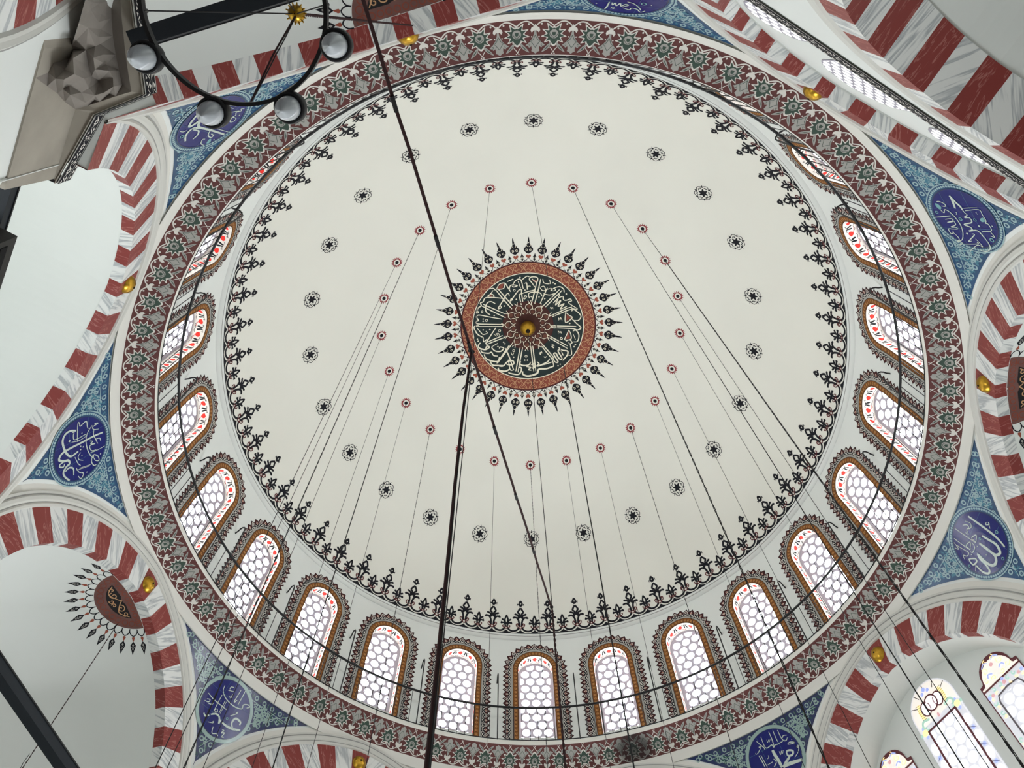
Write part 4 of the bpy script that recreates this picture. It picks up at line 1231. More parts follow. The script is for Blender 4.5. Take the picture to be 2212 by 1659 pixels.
tile_blue = tile_set(STEEL, TLINE, TLEAF, 5, 0)
tile_dark = tile_set(TNAVY, TLINE2, TGREEN, 9, 1)
PEN = [('N', 7.5, 'north', 'at the top edge of the photo'), ('NE', 52.5, 'northeast', 'at the upper right below the lattice windows'),
       ('E', 97.5, 'east', 'at the right edge with the large looping script'), ('SE', 142.5, 'southeast', 'at the bottom right, green scrolls and a pale ring'),
       (None, -172.5, 'south', 'under the foot of the photo, mostly out of view'), ('SW', -127.5, 'southwest', 'at the bottom left, green scrolls and a grey ring'),
       ('W', -82.5, 'west', 'at the left between the two striped arches'), ('NW', -37.5, 'northwest', 'behind the lamp ring at the upper left')]
for key, az, nm, where in PEN:
    o = bpy.data.objects.new('wall_' + nm, pen_me)
    COL.objects.link(o)
    spin(o, PB, rad(az) + AZ0)
    tag(o, 'pendentive with blue tiles and a script roundel, ' + where, 'wall', 'tiled pendentives under the dome', 'structure')
    p = bpy.data.objects.new('tile_panel', tile_dark if key in ('SE', 'SW', None) else tile_blue)
    COL.objects.link(p)
    p.parent = o
    mb = MB()
    round_grid(mb, pmap(5), RX, RY, ROUNDEL)
    mb.put(ring(0, 0, RX * .995, .003, 48, RY * .995), pmap(6), TNAVY)
    if key:
        for w, pp in INK[key]['s']:
            mb.put(stroke(I4(pp), w * 1e-4 * 1.3, 5, taper=.3), pmap(7), TWHITE)
        for pp in INK[key]['f']:
            mb.put(fill(I4(pp), smooth=True), pmap(6), TTURQ)
        for x, y, r in INK[key]['d']:
            r *= 1e-4
            x *= 1e-4
            y *= 1e-4
            mb.put(([(x - r, y), (x, y - r), (x + r, y), (x, y + r)], [(0, 1, 2, 3)]), pmap(7), TWHITE)
        for x, y, r in INK[key]['g']:
            mb.put(ring(x * 1e-4, y * 1e-4, r * 1e-4, r * .5e-4, 10), pmap(7), TTURQ)
    for s in (-.05, .05):
        mb.put(stroke([(s, -RY * .9), (s, RY * .9)], .0008, smooth=False), pmap(6), TLEAF)
        mb.put(stroke([(-RX * .9, s), (RX * .9, s)], .0008, smooth=False), pmap(6), TLEAF)
    mb.build('script_roundel', o, PB)

# ------------------------------------------------------------ the eight striped arches
def arcpt(R, th, sg):
    """point (s, h) of the pointed arch of radius R, th from the crown side"""
    return (sg * (R * sin(th) - .06), HC + R * cos(th))


def th0(R):
    return math.asin(.06 / R)


RI, RE = .695, .84
THE = math.acos((2.31 - HC) / RE)
STEP = rad(6.8)


def arch_mesh(depth):
    mb = MB()
    rg = random.Random(3)
    nb = 13
    for sg in (1, -1):
        for k in range(nb):
            ta = th0(RE) if k == 0 else th0(RE) + STEP * (k - .5)
            tb = min(th0(RE) + STEP * (k + .5), math.acos((2.31 - HC) / .70))
            if ta >= tb:
                continue
            m = RMARB if k % 2 == 0 else WMARB
            rnd = rg.random() + .05
            if k == 0:
                rnd = .5
            n = 5
            rows, uvs = [], []
            for R in (RI, (RI + RE) / 2, RE):
                row = []
                uvs.append([((ta + (tb - ta) * i / n) * .77 + k * .37, R) for i in range(n + 1)])
                for i in range(n + 1):
                    t = ta + (tb - ta) * i / n
                    if k == 0 and i == 0:
                        t = th0(R)
                    s, h = arcpt(R, t, sg)
                    row.append((s, -AP, h))
                rows.append(row)
            mb.grid(rows, m, rnd, uv=uvs)
            mb.grid([[(x, -AP - depth * q, h) for x, y, h in rows[0]] for q in (0, .5, 1)], m, rnd + .37,
                    uv=[[(u, R - depth * q) for u, R in uvs[0]] for q in (0, .5, 1)])
        # mouldings outside the stones
        pf = [(.84, 0), (.843, .007), (.852, .009), (.858, .004), (.862, .004), (.870, .010), (.884, .011), (.890, .004), (.895, .006), (.905, .006), (.907, 0), (.935, 0)]
        pm = [MOULD, MOULD, MOULD, GREYLINE, MOULD, MOULD, MOULD, GREYLINE, MOULD, MOULD, WHITE]
        for (Ra, da), (Rb, db), m in zip(pf, pf[1:], pm):
            rows = []
            for R, d in ((Ra, da), (Rb, db)):
                row = []
                for i in range(41):
                    t = th0(R) + (math.acos((2.31 - HC) / R) - th0(R)) * i / 40
                    s, h = arcpt(R, t, sg)
                    if abs(s) > .789:
                        s = sg * .789
                    row.append((s, -AP + d, h))
                rows.append(row)
            mb.grid(rows, m)
        rows = []
        for j in range(13):
            h = 2.31 + (2.69 - 2.31) * j / 12
            rows.append([(sg * min(cside(h, .907), .789), -AP, h), (sg * .789, -AP, h)])
        mb.grid(rows, WHITE)
    return mb


AB = (0, -AP, 2.31)
arch_std = arch_mesh(.047).mesh('arch', AB)
arch_deep = arch_mesh(.072).mesh('arch', AB)
ARCH = [(-15, 'A0', 'striped red and white arch at the upper left above the lamp ring', .072),
        (30, 'A1', 'striped red and white arch at the upper right in front of the lattice windows', .047),
        (75, 'A2', 'striped red and white arch at the right edge with a dark painted half dome', .047),
        (120, 'A3', 'striped red and white arch at the bottom right round the stained glass wall', .047),
        (165, 'A4', 'striped arch under the foot of the photo, out of view', .047),
        (-150, 'A5', 'striped red and white arch cut off by the bottom edge of the photo', .047),
        (-105, 'A6', 'striped red and white arch at the lower left round the grey half dome', .047),
        (-60, 'A7', 'striped red and white arch at the left in front of the bright white wall', .047)]
BOSS = {'A0': 'the arch at the upper left by the lamp ring', 'A1': 'the arch below the slanted lattice windows', 'A2': 'the arch at the right edge',
        'A3': 'the arch round the stained glass wall', 'A5': 'the arch cut off by the bottom edge', 'A6': 'the arch of the grey half dome',
        'A7': 'the arch at the left with a bright wall behind'}
boss = None
for n, (az, key, lb, dep) in enumerate(ARCH):
    a = rad(az) + AZ0
    o = bpy.data.objects.new('trim_%d' % (n + 2), arch_deep if dep > .06 else arch_std)
    COL.objects.link(o)
    spin(o, AB, a)
    tag(o, lb, 'arch', 'striped arches under the dome', 'structure')
    if key == 'A4':
        continue
    if boss is None:
        mb = MB()
        rg = random.Random(2)
        pr = [(.0, .026), (.010, .0255), (.022, .022), (.033, .014), (.040, .004), (.041, 0)]
        rows = []
        for r, d in pr:
            rows.append([(r * cos(2 * PI * i / 28) * .92, -AP + d + (rg.uniform(-.0012, .0012) if .005 < r < .036 else 0), 3.056 + r * sin(2 * PI * i / 28) * 1.06) for i in range(28)])
        mb.grid(rows, GOLD, close=True)
        boss_me = mb.mesh('gilt_boss', (0, -AP, 3.056), True)
        boss = True
        mb = MB()
        mb.lathe([(.0048, -.001), (.0046, .002), (.002, .0035), (.0002, .004)], mat('dark_bronze', (40, 30, 16)), 10)
        rivet_me = MB()
        rivet_me.add([(x, -AP + .026 + z, 3.056 + y) for x, y, z in mb.v], mb.f, mat('dark_bronze', (40, 30, 16)))
        rivet_me = rivet_me.mesh('centre_rivet', (0, -AP, 3.056), True)
    b = bpy.data.objects.new('gilt_boss', boss_me)
    COL.objects.link(b)
    spin(b, (0, -AP, 3.056), a)
    c = bpy.data.objects.new('centre_rivet', rivet_me)
    COL.objects.link(c)
    c.parent = b
    tag(b, 'round gilt boss on ' + BOSS[key], 'boss', 'gilt bosses on the arch crowns')

# ------------------------------------------------------------ half domes
def hdome_pt(rho_th, psi, dep, lay=0):
    R = RI - lay * EPS
    q = R * sin(rho_th) - .06
    return (q * sin(psi), -(AP + dep) - q * cos(psi) - (.0005 if lay else 0), HC + R * cos(rho_th))


def hmap(dep, lay):
    t0 = th0(RI)

    def fn(x, y):      # y >= 0 away from the arch
        sg = sqrt(x * x + y * y)
        return hdome_pt(t0 + sg / RI, math.atan2(x, y), dep, lay)
    return fn


GILD = mat('half_dome_ring', (120, 84, 78), .8, vary=.15, scale=5)
MEDBLK = mat('half_dome_black', (34, 32, 34), .8)


def half_dome(dep, low=True):
    mb = MB()
    rows = []
    t0 = th0(RI)
    for j in range(25):
        t = t0 + (PI / 2 - t0) * j / 24
        rows.append([hdome_pt(t, PI * (i / 32 - .5), dep) for i in range(33)])
    q = RI - .06
    for h in ((2.0, 1.6) if low else ()):
        rows.append([(q * sin(PI * (i / 32 - .5)), -(AP + dep) - q * cos(PI * (i / 32 - .5)), h) for i in range(33)])
    mb.grid(rows, PLASTER)
    return mb


def half_medallion(dep):
    mb = MB()
    f1, f2, f3 = hmap(dep, 1), hmap(dep, 2), hmap(dep, 3)

    def sector(r0, r1, m, f, ymin):
        n = 36
        rows = []
        for j in range(5):
            row = []
            for i in range(n + 1):
                r = r0 + (r1 - r0) * j / 4
                a0 = math.asin(min(ymin / r, .99))
                a = a0 + (PI - 2 * a0) * i / n
                row.append((r * cos(a) * 1.0, r * sin(a)))
            rows.append(row)
        mb.grid([[f(x, y) for x, y in r] for r in rows], m)
    sector(.004, .158, GILD, f1, .0008)
    sector(.046, .108, MEDBLK, f2, .040)
    for i in range(13):
        a = PI * (i + .5) / 13
        mb.put(ring(.133 * cos(a), .133 * sin(a), .013, .004, 10), f2, RINGRED)
    for i in range(9):
        mb.put(ring(-.12 + .03 * i, .019, .011, .004, 10), f2, RINGRED)
    for m in (1, -1):
        for sp in (spiral(m * .038, .066, .020, 1.2, 0, m), spiral(m * .070, .058, .013, 1.0, 2, -m), spiral(m * .012, .088, .012, 1.0, 1, m)):
            mb.put(stroke(sp, .0042, smooth=False), f3, RINGGOLD)
        mb.put(stroke([(m * .09, .046), (m * .055, .082), (m * .015, .062), (0, .046)], .004, 5), f3, RINGGOLD)
    nr = 15
    for i in range(nr):
        a = PI * (i + .5) / nr
        P = lambda p, da=0: [(r * cos(a + da + t / r), r * sin(a + da + t / r)) for r, t in p]
        da = PI / nr / 2
        for m in (1, -1):
            mb.put(stroke(P([(.160, m * .017), (.176, m * .017), (.188, m * .010), (.194, 0)]), .0045, 4), f1, BLACK)
        mb.put(disc(*P([(.203, 0)])[0], .0075, 6), f1, HEART)
        mb.put(fill(P([(.206, -.006), (.222, 0), (.206, .006)])), f1, HEART)
        mb.put(fill(P([(.218, 0), (.236, .013), (.248, .011), (.262, .006), (.280, 0), (.262, -.006), (.248, -.011), (.236, -.013)])), f1, BLACK)
        mb.put(fill(P([(.228, 0), (.236, .005), (.242, 0), (.236, -.005)])), f2, ORNGREY)
        for m in (1, -1):
            mb.put(stroke(P([(.243, m * .007), (.248, m * .003), (.258, m * .002)]), .0022, 3), f2, ORNGREY)
    return mb


HB = (0, -AP, 1.6)
hd = {}
for az, key, lb in ((-15, 'A0', 'pale half dome behind the arch above the lamp ring, dark round painting at its crown'),
                    (75, 'A2', 'shadowed half dome at the right edge with a dark round painting'),
                    (165, 'A4', 'half dome below the foot of the photo, out of view'),
                    (-105, 'A6', 'grey half dome at the lower left with a rayed painting and a hanging cord')):
    dep = .072 if key == 'A0' else .047
    if dep not in hd:
        hd[dep] = (half_dome(dep, dep < .06).mesh('half_dome', HB, True), half_medallion(dep).mesh('painted_medallion', HB))
    o = bpy.data.objects.new('half_dome', hd[dep][0])
    COL.objects.link(o)
    spin(o, HB, rad(az) + AZ0)
    tag(o, lb, 'half dome', 'half domes behind the arches', 'structure')
    p = bpy.data.objects.new('painted_medallion', hd[dep][1])
    COL.objects.link(p)
    p.parent = o

# ------------------------------------------------------------ end walls inside the other four arches
def end_wall(A, hb, cove, name, lb, az):
    mb = MB()
    d0 = AP + .047
    prof_ = [(d0, RI), (d0, RI + .002)]
    if cove:
        prof_ += [(d0 + (A - d0) * i / 8, RI + .002 + .016 * sin(PI * i / 16)) for i in range(1, 9)]
    else:
        prof_ += [(A, RI + .002)]
    R = prof_[-1][1]
    for sg in (1, -1):
        rows = []
        for a, r in prof_:
            row = []
            for i in range(33):
                t = th0(r) + (PI / 2 - th0(r)) * i / 32
                s, h = arcpt(r, t, sg)
                row.append((s, -a, h))
            row.append((sg * (r - .06), -a, hb))
            rows.append(row)
        mb.grid(rows, PLASTER)
        last = rows[-1]
        mb.grid([last, [(0, y, h) for x, y, h in last]], PLASTER)
    o = mb.build(name, None, (0, -A, hb), False)
    spin(o, (0, -A, hb), rad(az) + AZ0)
    tag(o, lb, 'wall', kind='structure')
    return o


AW = 2.12
end_wall(AW, -.4267, True, 'wall_southeast_bay', 'grey end wall with stained glass windows inside the bottom right arch', 120)
end_wall(2.95, .2, False, 'wall_northwest_bay', 'bright white end wall inside the arch at the left edge', -60)
end_wall(1.957, 2.30, False, 'wall_northeast_bay', 'white end wall with three lattice windows inside the upper right arch', 30)
end_wall(1.957, 1.9, False, 'wall_southwest_bay', 'end wall inside the arch cut off by the bottom edge', -150)

# stained glass windows of the south-east wall
def rotpt(az, p):
    a = rad(az) + AZ0
    return (p[0] * cos(a) - p[1] * sin(a), p[0] * sin(a) + p[1] * cos(a), p[2])


def flat(A, lay):
    return lambda s, h: (s, -A + .004 + lay * EPS, h)


def archpoly(w, h0, spr, n=16):
    return [(w, h0), (w, spr)] + [(w * cos(PI * i / n), spr + w * sin(PI * i / n)) for i in range(1, n)] + [(-w, spr), (-w, h0)]


def stained_mid():
    p, g = MB(), MB()
    f = [flat(AW, i) for i in range(8)]
    p.put(fill(archpoly(.133, 2.0, 2.827)), f[0], STG['p'])
    p.put(fill(archpoly(.126, 2.0, 2.827)), f[1], STG['c'])
    for i in range(1, 6):                                   # voussoir joints of the cream head
        a = PI * i / 6
        p.put(stroke([(.09 * cos(a), 2.827 + .09 * sin(a)), (.128 * cos(a), 2.827 + .128 * sin(a))], .004, smooth=False), f[2], STG['d'])
    p.put(fill([(-.126, 2.0), (.126, 2.0), (.126, 2.775), (-.126, 2.775)]), f[2], STG['p'])
    for m in (1, -1):
        p.put(stroke([(m * .088, 2.0), (m * .088, 2.748)], .010, smooth=False), f[4], STG['l'])
    p.put(stroke([(-.092, 2.745), (.092, 2.745)], .010, smooth=False), f[4], STG['l'])
    p.put(ring(0, 2.848, .034, .008, 20, .040), f[4], STG['l'])
    for m in (1, -1):
        p.put(ring(m * .040, 2.842, .026, .007, 16, .036), f[3], STG['l'])
        g.put(disc(m * .040, 2.842, .022, 14, .032), f[3], STG['w'])
        g.put(stroke([(m * .068, 2.80), (m * .078, 2.842), (m * .066, 2.885)], .016, 5), f[3], STG['y'])
        for i in range(8):
            y = 2.803 + .011 * i
            p.put(stroke([(m * .060, y), (m * .084, y + .004)], .0022, smooth=False), f[4], STG['d'])
        g.put(stroke([(m * .050, 2.790), (m * .088, 2.800), (m * .100, 2.775), (m * .085, 2.765)], .012, 5), f[4], STG['g'])
        g.put(fill([(m * .107 + .017 * cos(a), 2.752 + .017 * sin(a)) for a in [PI / 4 * i for i in range(8)]]), f[4], STG['y'])
        for q in range(4):
            g.put(disc(m * .107 + .022 * cos(q * PI / 2), 2.752 + .024 * sin(q * PI / 2), .009, 8), f[3], STG['b'] if q % 2 else STG['g'])
        for h in (2.66, 2.57, 2.48, 2.39):
            g.put(disc(m * .108, h, .017, 12, .028), f[4], STG['w'])
            g.put(disc(m * .108, h - .045, .010, 8), f[4], STG['b'])
            p.put(stroke([(m * .094, h - .035), (m * .122, h - .055)], .002, smooth=False), f[5], STG['d'])
    g.put(disc(0, 2.848, .030, 16, .036), f[3], STG['w'])
    g.put(disc(0, 2.928, .012, 8), f[3], STG['b'])
    for q in (-1, 1):
        g.put(disc(q * .018, 2.912, .010, 8), f[3], STG['b'])
    g.put(disc(0, 2.775, .007, 8, .012), f[5], STG['r'])
    for pl in roundels(.080, 2.0, 2.738, .02, .058, .0245, False):
        g.put((pl, [tuple(range(len(pl)))]), f[4], STG['w'])
    return p, g


def stained_side():
    p, g = MB(), MB()
    f = [flat(AW, i) for i in range(8)]
    out = [(.112, 2.0), (.112, 2.692), (.112, 2.724), (.092, 2.728)] + [(.086 * cos(PI * i / 14), 2.737 + .086 * sin(PI * i / 14)) for i in range(15)] + [(-.092, 2.728), (-.112, 2.724), (-.112, 2.692), (-.112, 2.0)]
    p.put(fill(out), f[0], STG['l'])
    p.put(fill(xf([(x, y - 2.45) for x, y in out], 0, 2.447, .95)), f[1], STG['c'])
    p.put(fill([(-.106, 2.0), (.106, 2.0), (.106, 2.688), (-.106, 2.688)]), f[2], STG['p'])
    p.put(stroke([(-.112, 2.692), (.112, 2.692)], .009, smooth=False), f[5], STG['l'])
    for m in (1, -1):
        p.put(stroke([(m * .070, 2.0), (m * .070, 2.61), (m * .058, 2.638), (0, 2.645)], .008, smooth=False), f[5], STG['d'])
        for i, (x, y) in enumerate(((.09, 2.66), (.06, 2.672), (.025, 2.672), (.092, 2.62), (.088, 2.57), (.092, 2.43), (.088, 2.38), (.09, 2.2))):
            g.put(stroke(spiral(m * x, y, .012, .8, i, m), .006, smooth=False), f[4], STG['g'])
            g.put(stroke(spiral(m * x * .97, y - .02, .009, .8, i + 2, -m), .004, smooth=False), f[5], STG['y'])
        for sp in (spiral(m * .045, 2.765, .018, 1, 1, m), spiral(m * .062, 2.725, .016, 1, 3, -m), spiral(m * .025, 2.715, .014, 1, 0, m), spiral(m * .02, 2.800, .013, 1, 2, -m)):
            g.put(stroke(sp, .0045, smooth=False), f[4], STG['y'])
        g.put(stroke([(m * .012, 2.79), (m * .03, 2.80), (m * .05, 2.785)], .006, 4), f[5], STG['b'])
        g.put(stroke([(m * .02, 2.735), (m * .04, 2.745), (m * .05, 2.73)], .007, 4), f[5], STG['b'])
        for h in (2.655,):
            g.put(disc(m * .078, h, .010, 5), f[6], STG['r'])
            g.put(disc(m * .098, h + .002, .009, 8), f[6], STG['b'])
    g.put(disc(0, 2.668, .011, 5), f[6], STG['r'])
    g.put(disc(0, 2.685, .008, 8), f[6], STG['b'])
    g.put(disc(0, 2.772, .011, 6), f[6], STG['r'])
    for pl in roundels(.064, 2.0, 2.625, .02, .056, .0235, False):
        g.put((pl, [tuple(range(len(pl)))]), f[4], STG['w'])
    return p, g


wn = 24
for ds, mk, lb in ((0, stained_mid, 'tall round-headed stained glass window in the middle of the bottom right wall'),
                   (-.345, stained_side, 'stained glass window at the right edge with a lobed cream head'),
                   (.345, stained_side, 'stained glass window at the bottom edge left of the tall one, only its head in view')):
    wn += 1
    r = empty('window_%d' % wn, (ds, -AW, 2.0), rad(120) + AZ0)
    tag(r, lb, 'window', kind='structure')
    p, g = mk()
    p.build('lead_frame', r, (0, -AW, 2.0))
    g.build('stained_glass', r, (0, -AW, 2.0))

# lattice windows of the north-east wall
for ds, w, h0, spr, lb in ((0, .150, 2.60, 2.70, 'middle lattice window in the upper right wall, seen at a slant above the black border'),
                           (-.368, .112, 2.60, 2.64, 'lattice window at the top edge of the photo, upper left of the slanted three'),
                           (.368, .112, 2.60, 2.64, 'lattice window at the lower right of the slanted three')):
    wn += 1
    A = 1.957
    r = empty('window_%d' % wn, (ds, -A, h0), rad(30) + AZ0)
    tag(r, lb, 'window', kind='structure')
    mb = MB()
    mb.put(fill(archpoly(w, h0, spr)), lambda s, h: (s, -A + .0016, h), LATTICE)
    mb.build('lattice_panel', r, (0, -A, h0))
    mb = MB()
    for pl in roundels(w - .006, h0 + .008, spr, .02, .044, .0168):
        mb.put((pl, [tuple(range(len(pl)))]), lambda s, h: (s, -A + .0028, h), glow('day_side', (252, 252, 244), 1.0))
    mb.build('lattice_glass', r, (0, -A, h0))

# unseen window-shaped lights added low in the bays to brighten the vaults
def added_window_light(az, A, ds, w, h0, spr, mname, strength, lb):
    global wn
    wn += 1
    r = empty('window_%d' % wn, (ds, -A, h0), rad(az) + AZ0)
    tag(r, lb, 'window', kind='structure')
    mb = MB()
    out = archpoly(w + .03, h0 - .03, spr)
    inn = archpoly(w, h0, spr)
    for y0, y1 in ((.0, .03),):
        mb.add([(x, -A + y1, h) for x, h in out] + [(x, -A + y1, h) for x, h in inn],
               [(i, (i + 1) % len(out), len(out) + (i + 1) % len(out), len(out) + i) for i in range(len(out))], WHITE)
        mb.grid([[(x, -A + y, h) for x, h in inn + inn[:1]] for y in (y1, y0)], WHITE)
    mb.build('window_frame', r, (0, -A, h0))
    mb = MB()
    mb.put(fill(inn), lambda s, h: (s, -A + .004, h), MATS.get(mname) or glow(mname, (246, 251, 255), strength))
    mb.build('window_glass', r, (0, -A, h0))
    mb = MB()
    for i in range(1, 4):
        mb.box((-w + w * i / 2, -A + .012, (h0 + spr) / 2), (.006, 0, 0), (0, .006, 0), (0, 0, (spr - h0) / 2), IRON)
    for i in range(1, 6):
        mb.box((0, -A + .012, h0 + (spr - h0) * i / 6), (w, 0, 0), (0, .006, 0), (0, 0, .006), IRON)
    mb.build('window_grille', r, (0, -A, h0))


for q, d in (('left', -.4), ('middle', 0), ('right', .4)):
    added_window_light(-60, 2.95, d, .15, .45, 1.45, 'day_northwest', ADDED_NW, 'tall %s window low in the bright left bay, below the edge of the photo' % q)
    added_window_light(120, AW, d, .15, .0, 1.05, 'day_southeast', ADDED_SE, 'tall %s window low under the stained glass wall, below the edge of the photo' % q)
added_window_light(165, 2.50, 0, .30, .0, 1.1, 'day_south', ADDED_S, 'broad window low in the bay under the foot of the photo, out of view')
mb = MB()
for s0, s1, h0, h1 in ((-.7, .7, -.4267, 1.3),):
    mb.put(fill([(-.62, -.4267), (.62, -.4267), (.62, 1.6), (-.62, 1.6)]), lambda s, h: (s, -2.53, h), PLASTER)
o = mb.build('wall_south_bay', None, (0, -2.53, -.4267))
spin(o, (0, -2.53, -.4267), rad(165) + AZ0)
tag(o, 'plain wall low in the bay under the foot of the photo, out of view', 'wall', kind='structure')
# ------------------------------------------------------------ painted black and white border strips
def border_strip(mb, path, h0, h1, off, flip=1):
    """vertical strip along a plan path (list of (x, y)); off = how far it stands proud, toward its left"""
    L = [0]
    for a, b in zip(path, path[1:]):
        L.append(L[-1] + sqrt((b[0] - a[0]) ** 2 + (b[1] - a[1]) ** 2))

    def fn(lay):
        def g(t, v):
            t = min(max(t, 0), L[-1] - 1e-6)
            i = max(k for k in range(len(path) - 1) if L[k] <= t + 1e-9)
            a, b = path[i], path[i + 1]
            u = (t - L[i]) / (L[i + 1] - L[i])
            dx, dy = (b[0] - a[0]) / (L[i + 1] - L[i]), (b[1] - a[1]) / (L[i + 1] - L[i])
            o = off + lay * EPS
            return (a[0] + (b[0] - a[0]) * u - dy * o * flip, a[1] + (b[1] - a[1]) * u + dx * o * flip, h0 + (h1 - h0) * v)
        return g
    f0, f1, f2 = fn(0), fn(1), fn(2)
    ts = sorted(set([L[-1] * i / 40 for i in range(41)] + L))
    mb.grid([[f0(t, v) for t in ts] for v in (0, .5, 1)], ORNGREY)
    mb.grid([[f1(t, v) for t in ts] for v in (.08, .62)], BLACK)
    mb.grid([[f1(t, v) for t in ts] for v in (.70, .90)], BLACK)
    H = h1 - h0
    n = max(2, int(L[-1] / (H * 1.05)))
    for i in range(n):
        t = (i + .5) * L[-1] / n
        w = L[-1] / n
        S_ = lambda p: [(t + x * H, y) for x, y in p]
        for q in range(6):
            a = q * PI / 3
            mb.put(disc(t + .10 * H * cos(a), .35 + .10 * sin(a), .05 * H, 6, .05), f2, ORNWHITE)
        for m in (1, -1):
            mb.put(stroke(S_([(m * .14, .33), (m * .26, .22), (m * .38, .36), (m * .50, .48)]), .05 * H, 3), f2, ORNWHITE)
            mb.put(fill(S_([(m * .24, .40), (m * .34, .55), (m * .42, .44)])), f2, ORNWHITE)
            mb.put(fill(S_([(m * .36, .18), (m * .46, .28), (m * .50, .14)])), f2, ORNWHITE)
        for q in (-.36, -.12, .12, .36):
            mb.put(fill([(t + (q - .10) * H, .73), (t + q * H, .87), (t + (q + .10) * H, .73)]), f2, ORNWHITE)


# ------------------------------------------------------------ gallery wall below the north-east windows
GA = 1.950
az30 = rad(30) + AZ0
gw = MB()
GC, GR, GE = 1.561, .72, .80            # gallery arch: springing, inner and outer radius with .04 centre shift
SH = .12


def garc(R, t, sg):
    return (SH + sg * (R * sin(t) - .04), GC + R * cos(t))


gth = lambda R: math.asin(.04 / R)
rgn = random.Random(8)
for sg in (1, -1):
    pf = [(GE, 0), (GE + .006, .007), (GE + .016, .008), (GE + .020, .003), (GE + .032, .008), (GE + .040, .002), (GE + .046, 0)]
    for (Ra, da), (Rb, db), m in zip(pf, pf[1:], [MOULD, MOULD, GREYLINE, MOULD, MOULD, GREYLINE]):
        gw.grid([[(garc(R, gth(R) + (PI / 2 - gth(R)) * i / 30, sg)[0], -GA + d, garc(R, gth(R) + (PI / 2 - gth(R)) * i / 30, sg)[1]) for i in range(31)] for R, d in ((Ra, da), (Rb, db))], m)
    R = GE + .046
    arcrow = [garc(R, gth(R) + (PI / 2 - gth(R)) * i / 30, sg) for i in range(31)]
    top = [(SH + sg * (abs(s - SH)) if True else s, 2.54) for s, h in arcrow]
    gw.grid([[(s, -GA, h) for s, h in arcrow], [(s, -GA, 2.54) for s, h in top]], PLASTER)
    e = SH + sg * (R - .04)
    gw.grid([[(e, -GA, h) for h in (2.54, 1.0)], [(SH + sg * 1.5, -GA, h) for h in (2.54, 1.0)]], PLASTER)
    step = rad(7.6)
    for k in range(12):
        ta = gth(GE) if k == 0 else gth(GE) + step * (k - .5)
        tb = min(gth(GE) + step * (k + .5), PI / 2)
        m = RMARB if k % 2 == 0 else WMARB
        rnd = rgn.random() + .05
        rows, uvs = [], []
        for R in (GR, GE):
            row = []
            uvs.append([((ta + (tb - ta) * i / 4) * .76 + k * .41, R) for i in range(5)])
            for i in range(5):
                t = ta + (tb - ta) * i / 4
                if k == 0 and i == 0:
                    t = gth(R)
                s, h = garc(R, t, sg)
                row.append((s, -GA, h))
            rows.append(row)
        gw.grid(rows, m, rnd, uv=uvs)
        gw.grid([[(x, -GA - .16 * q, h) for x, y, h in rows[0]] for q in (0, .5, 1)], m, rnd + .3, uv=[[(u, R - .16 * q) for u, R in uvs[0]] for q in (0, .5, 1)])
    # vault of the gallery behind the arch
    R = GR + .004
    gw.grid([[(garc(R, gth(R) + (PI / 2 - gth(R)) * i / 24, sg)[0], -GA - .16 - q, garc(R, gth(R) + (PI / 2 - gth(R)) * i / 24, sg)[1]) for i in range(25)] for q in (0, .3, .7, 1.3)], PLASTER)
    e2 = [garc(R, gth(R) + (PI / 2 - gth(R)) * i / 24, sg) for i in range(25)]
    gw.grid([[(s, -GA - .16 - 1.3, h) for s, h in e2], [(s, -GA - .16 - 1.3, .2) for s, h in e2]], PLASTER)
    gw.grid([[(e2[-1][0], -GA - .16 - q, h) for q in (0, 1.3)] for h in (GC, .9)], PLASTER)
rows = []
o = gw.build('wall_gallery', None, (0, -GA, 1.0))
spin(o, (0, -GA, 1.0), az30)
tag(o, 'white gallery wall with a striped arch in the top right corner', 'wall', kind='structure')
mb = MB()
border_strip(mb, [(-1.2, -GA + .0), (1.25, -GA + .0)], 2.462, 2.548, .006)
mb.build('painted_border', o, (0, -GA, 1.0))

# ------------------------------------------------------------ pier at the upper left: stone capital, border, white wall below
T = [(-1.362, -1.512), (-1.212, -1.688), (-1.068, -1.735), (-1.052, -1.962), (-1.03, -2.35)]
T2 = T
Lw = [(-1.347, -1.539), (-1.166, -1.853), (-1.101, -1.858), (-1.046, -1.952), (-1.02, -2.35)]
PLAIN = [(-1.3584,-1.5253,2.2507),(-1.249,-1.704,2.2389),(-1.2347,-1.7273,2.1667),(-1.2207,-1.7502,2.1142),(-1.2083,-1.7704,2.0528),(-1.1953,-1.7916,1.9878),(-1.1899,-1.8005,2.0372),(-1.1779,-1.8201,2.0472),(-1.1722,-1.8294,2.1173),(-1.1603,-1.8488,2.1215),(-1.1546,-1.8581,2.108),(-1.1579,-1.8528,1.9845),(-1.3508,-1.5377,2.0065)]
FRAME = [(-1.3584, -1.5253, 2.2507), (-1.249, -1.704, 2.2389), (-1.2193, -1.7114, 2.25), (-1.1866, -1.7197, 2.25), (-1.1406, -1.7321, 2.25), (-1.0966, -1.7422, 2.25),
         (-1.0956, -1.7742, 2.25), (-1.0936, -1.8102, 2.25), (-1.0896, -1.8545, 2.25), (-1.0846, -1.898, 2.25), (-1.08, -1.9387, 2.25), (-1.074, -1.9808, 2.25), (-1.0634, -2.0323, 2.25), (-1.04, -2.35, 2.25)]
FOUT = [(-1.362, -1.512), (-1.212, -1.688), (-1.19, -1.695), (-1.17, -1.702), (-1.12, -1.717), (-1.068, -1.735), (-1.067, -1.77), (-1.064, -1.81), (-1.061, -1.855), (-1.058, -1.90), (-1.055, -1.94), (-1.052, -1.98), (-1.049, -2.03), (-1.03, -2.35)]
v = lambda p, h: (p[0], p[1], h)
CAPO = (-1.25, -1.75, 2.0)
mb = MB()
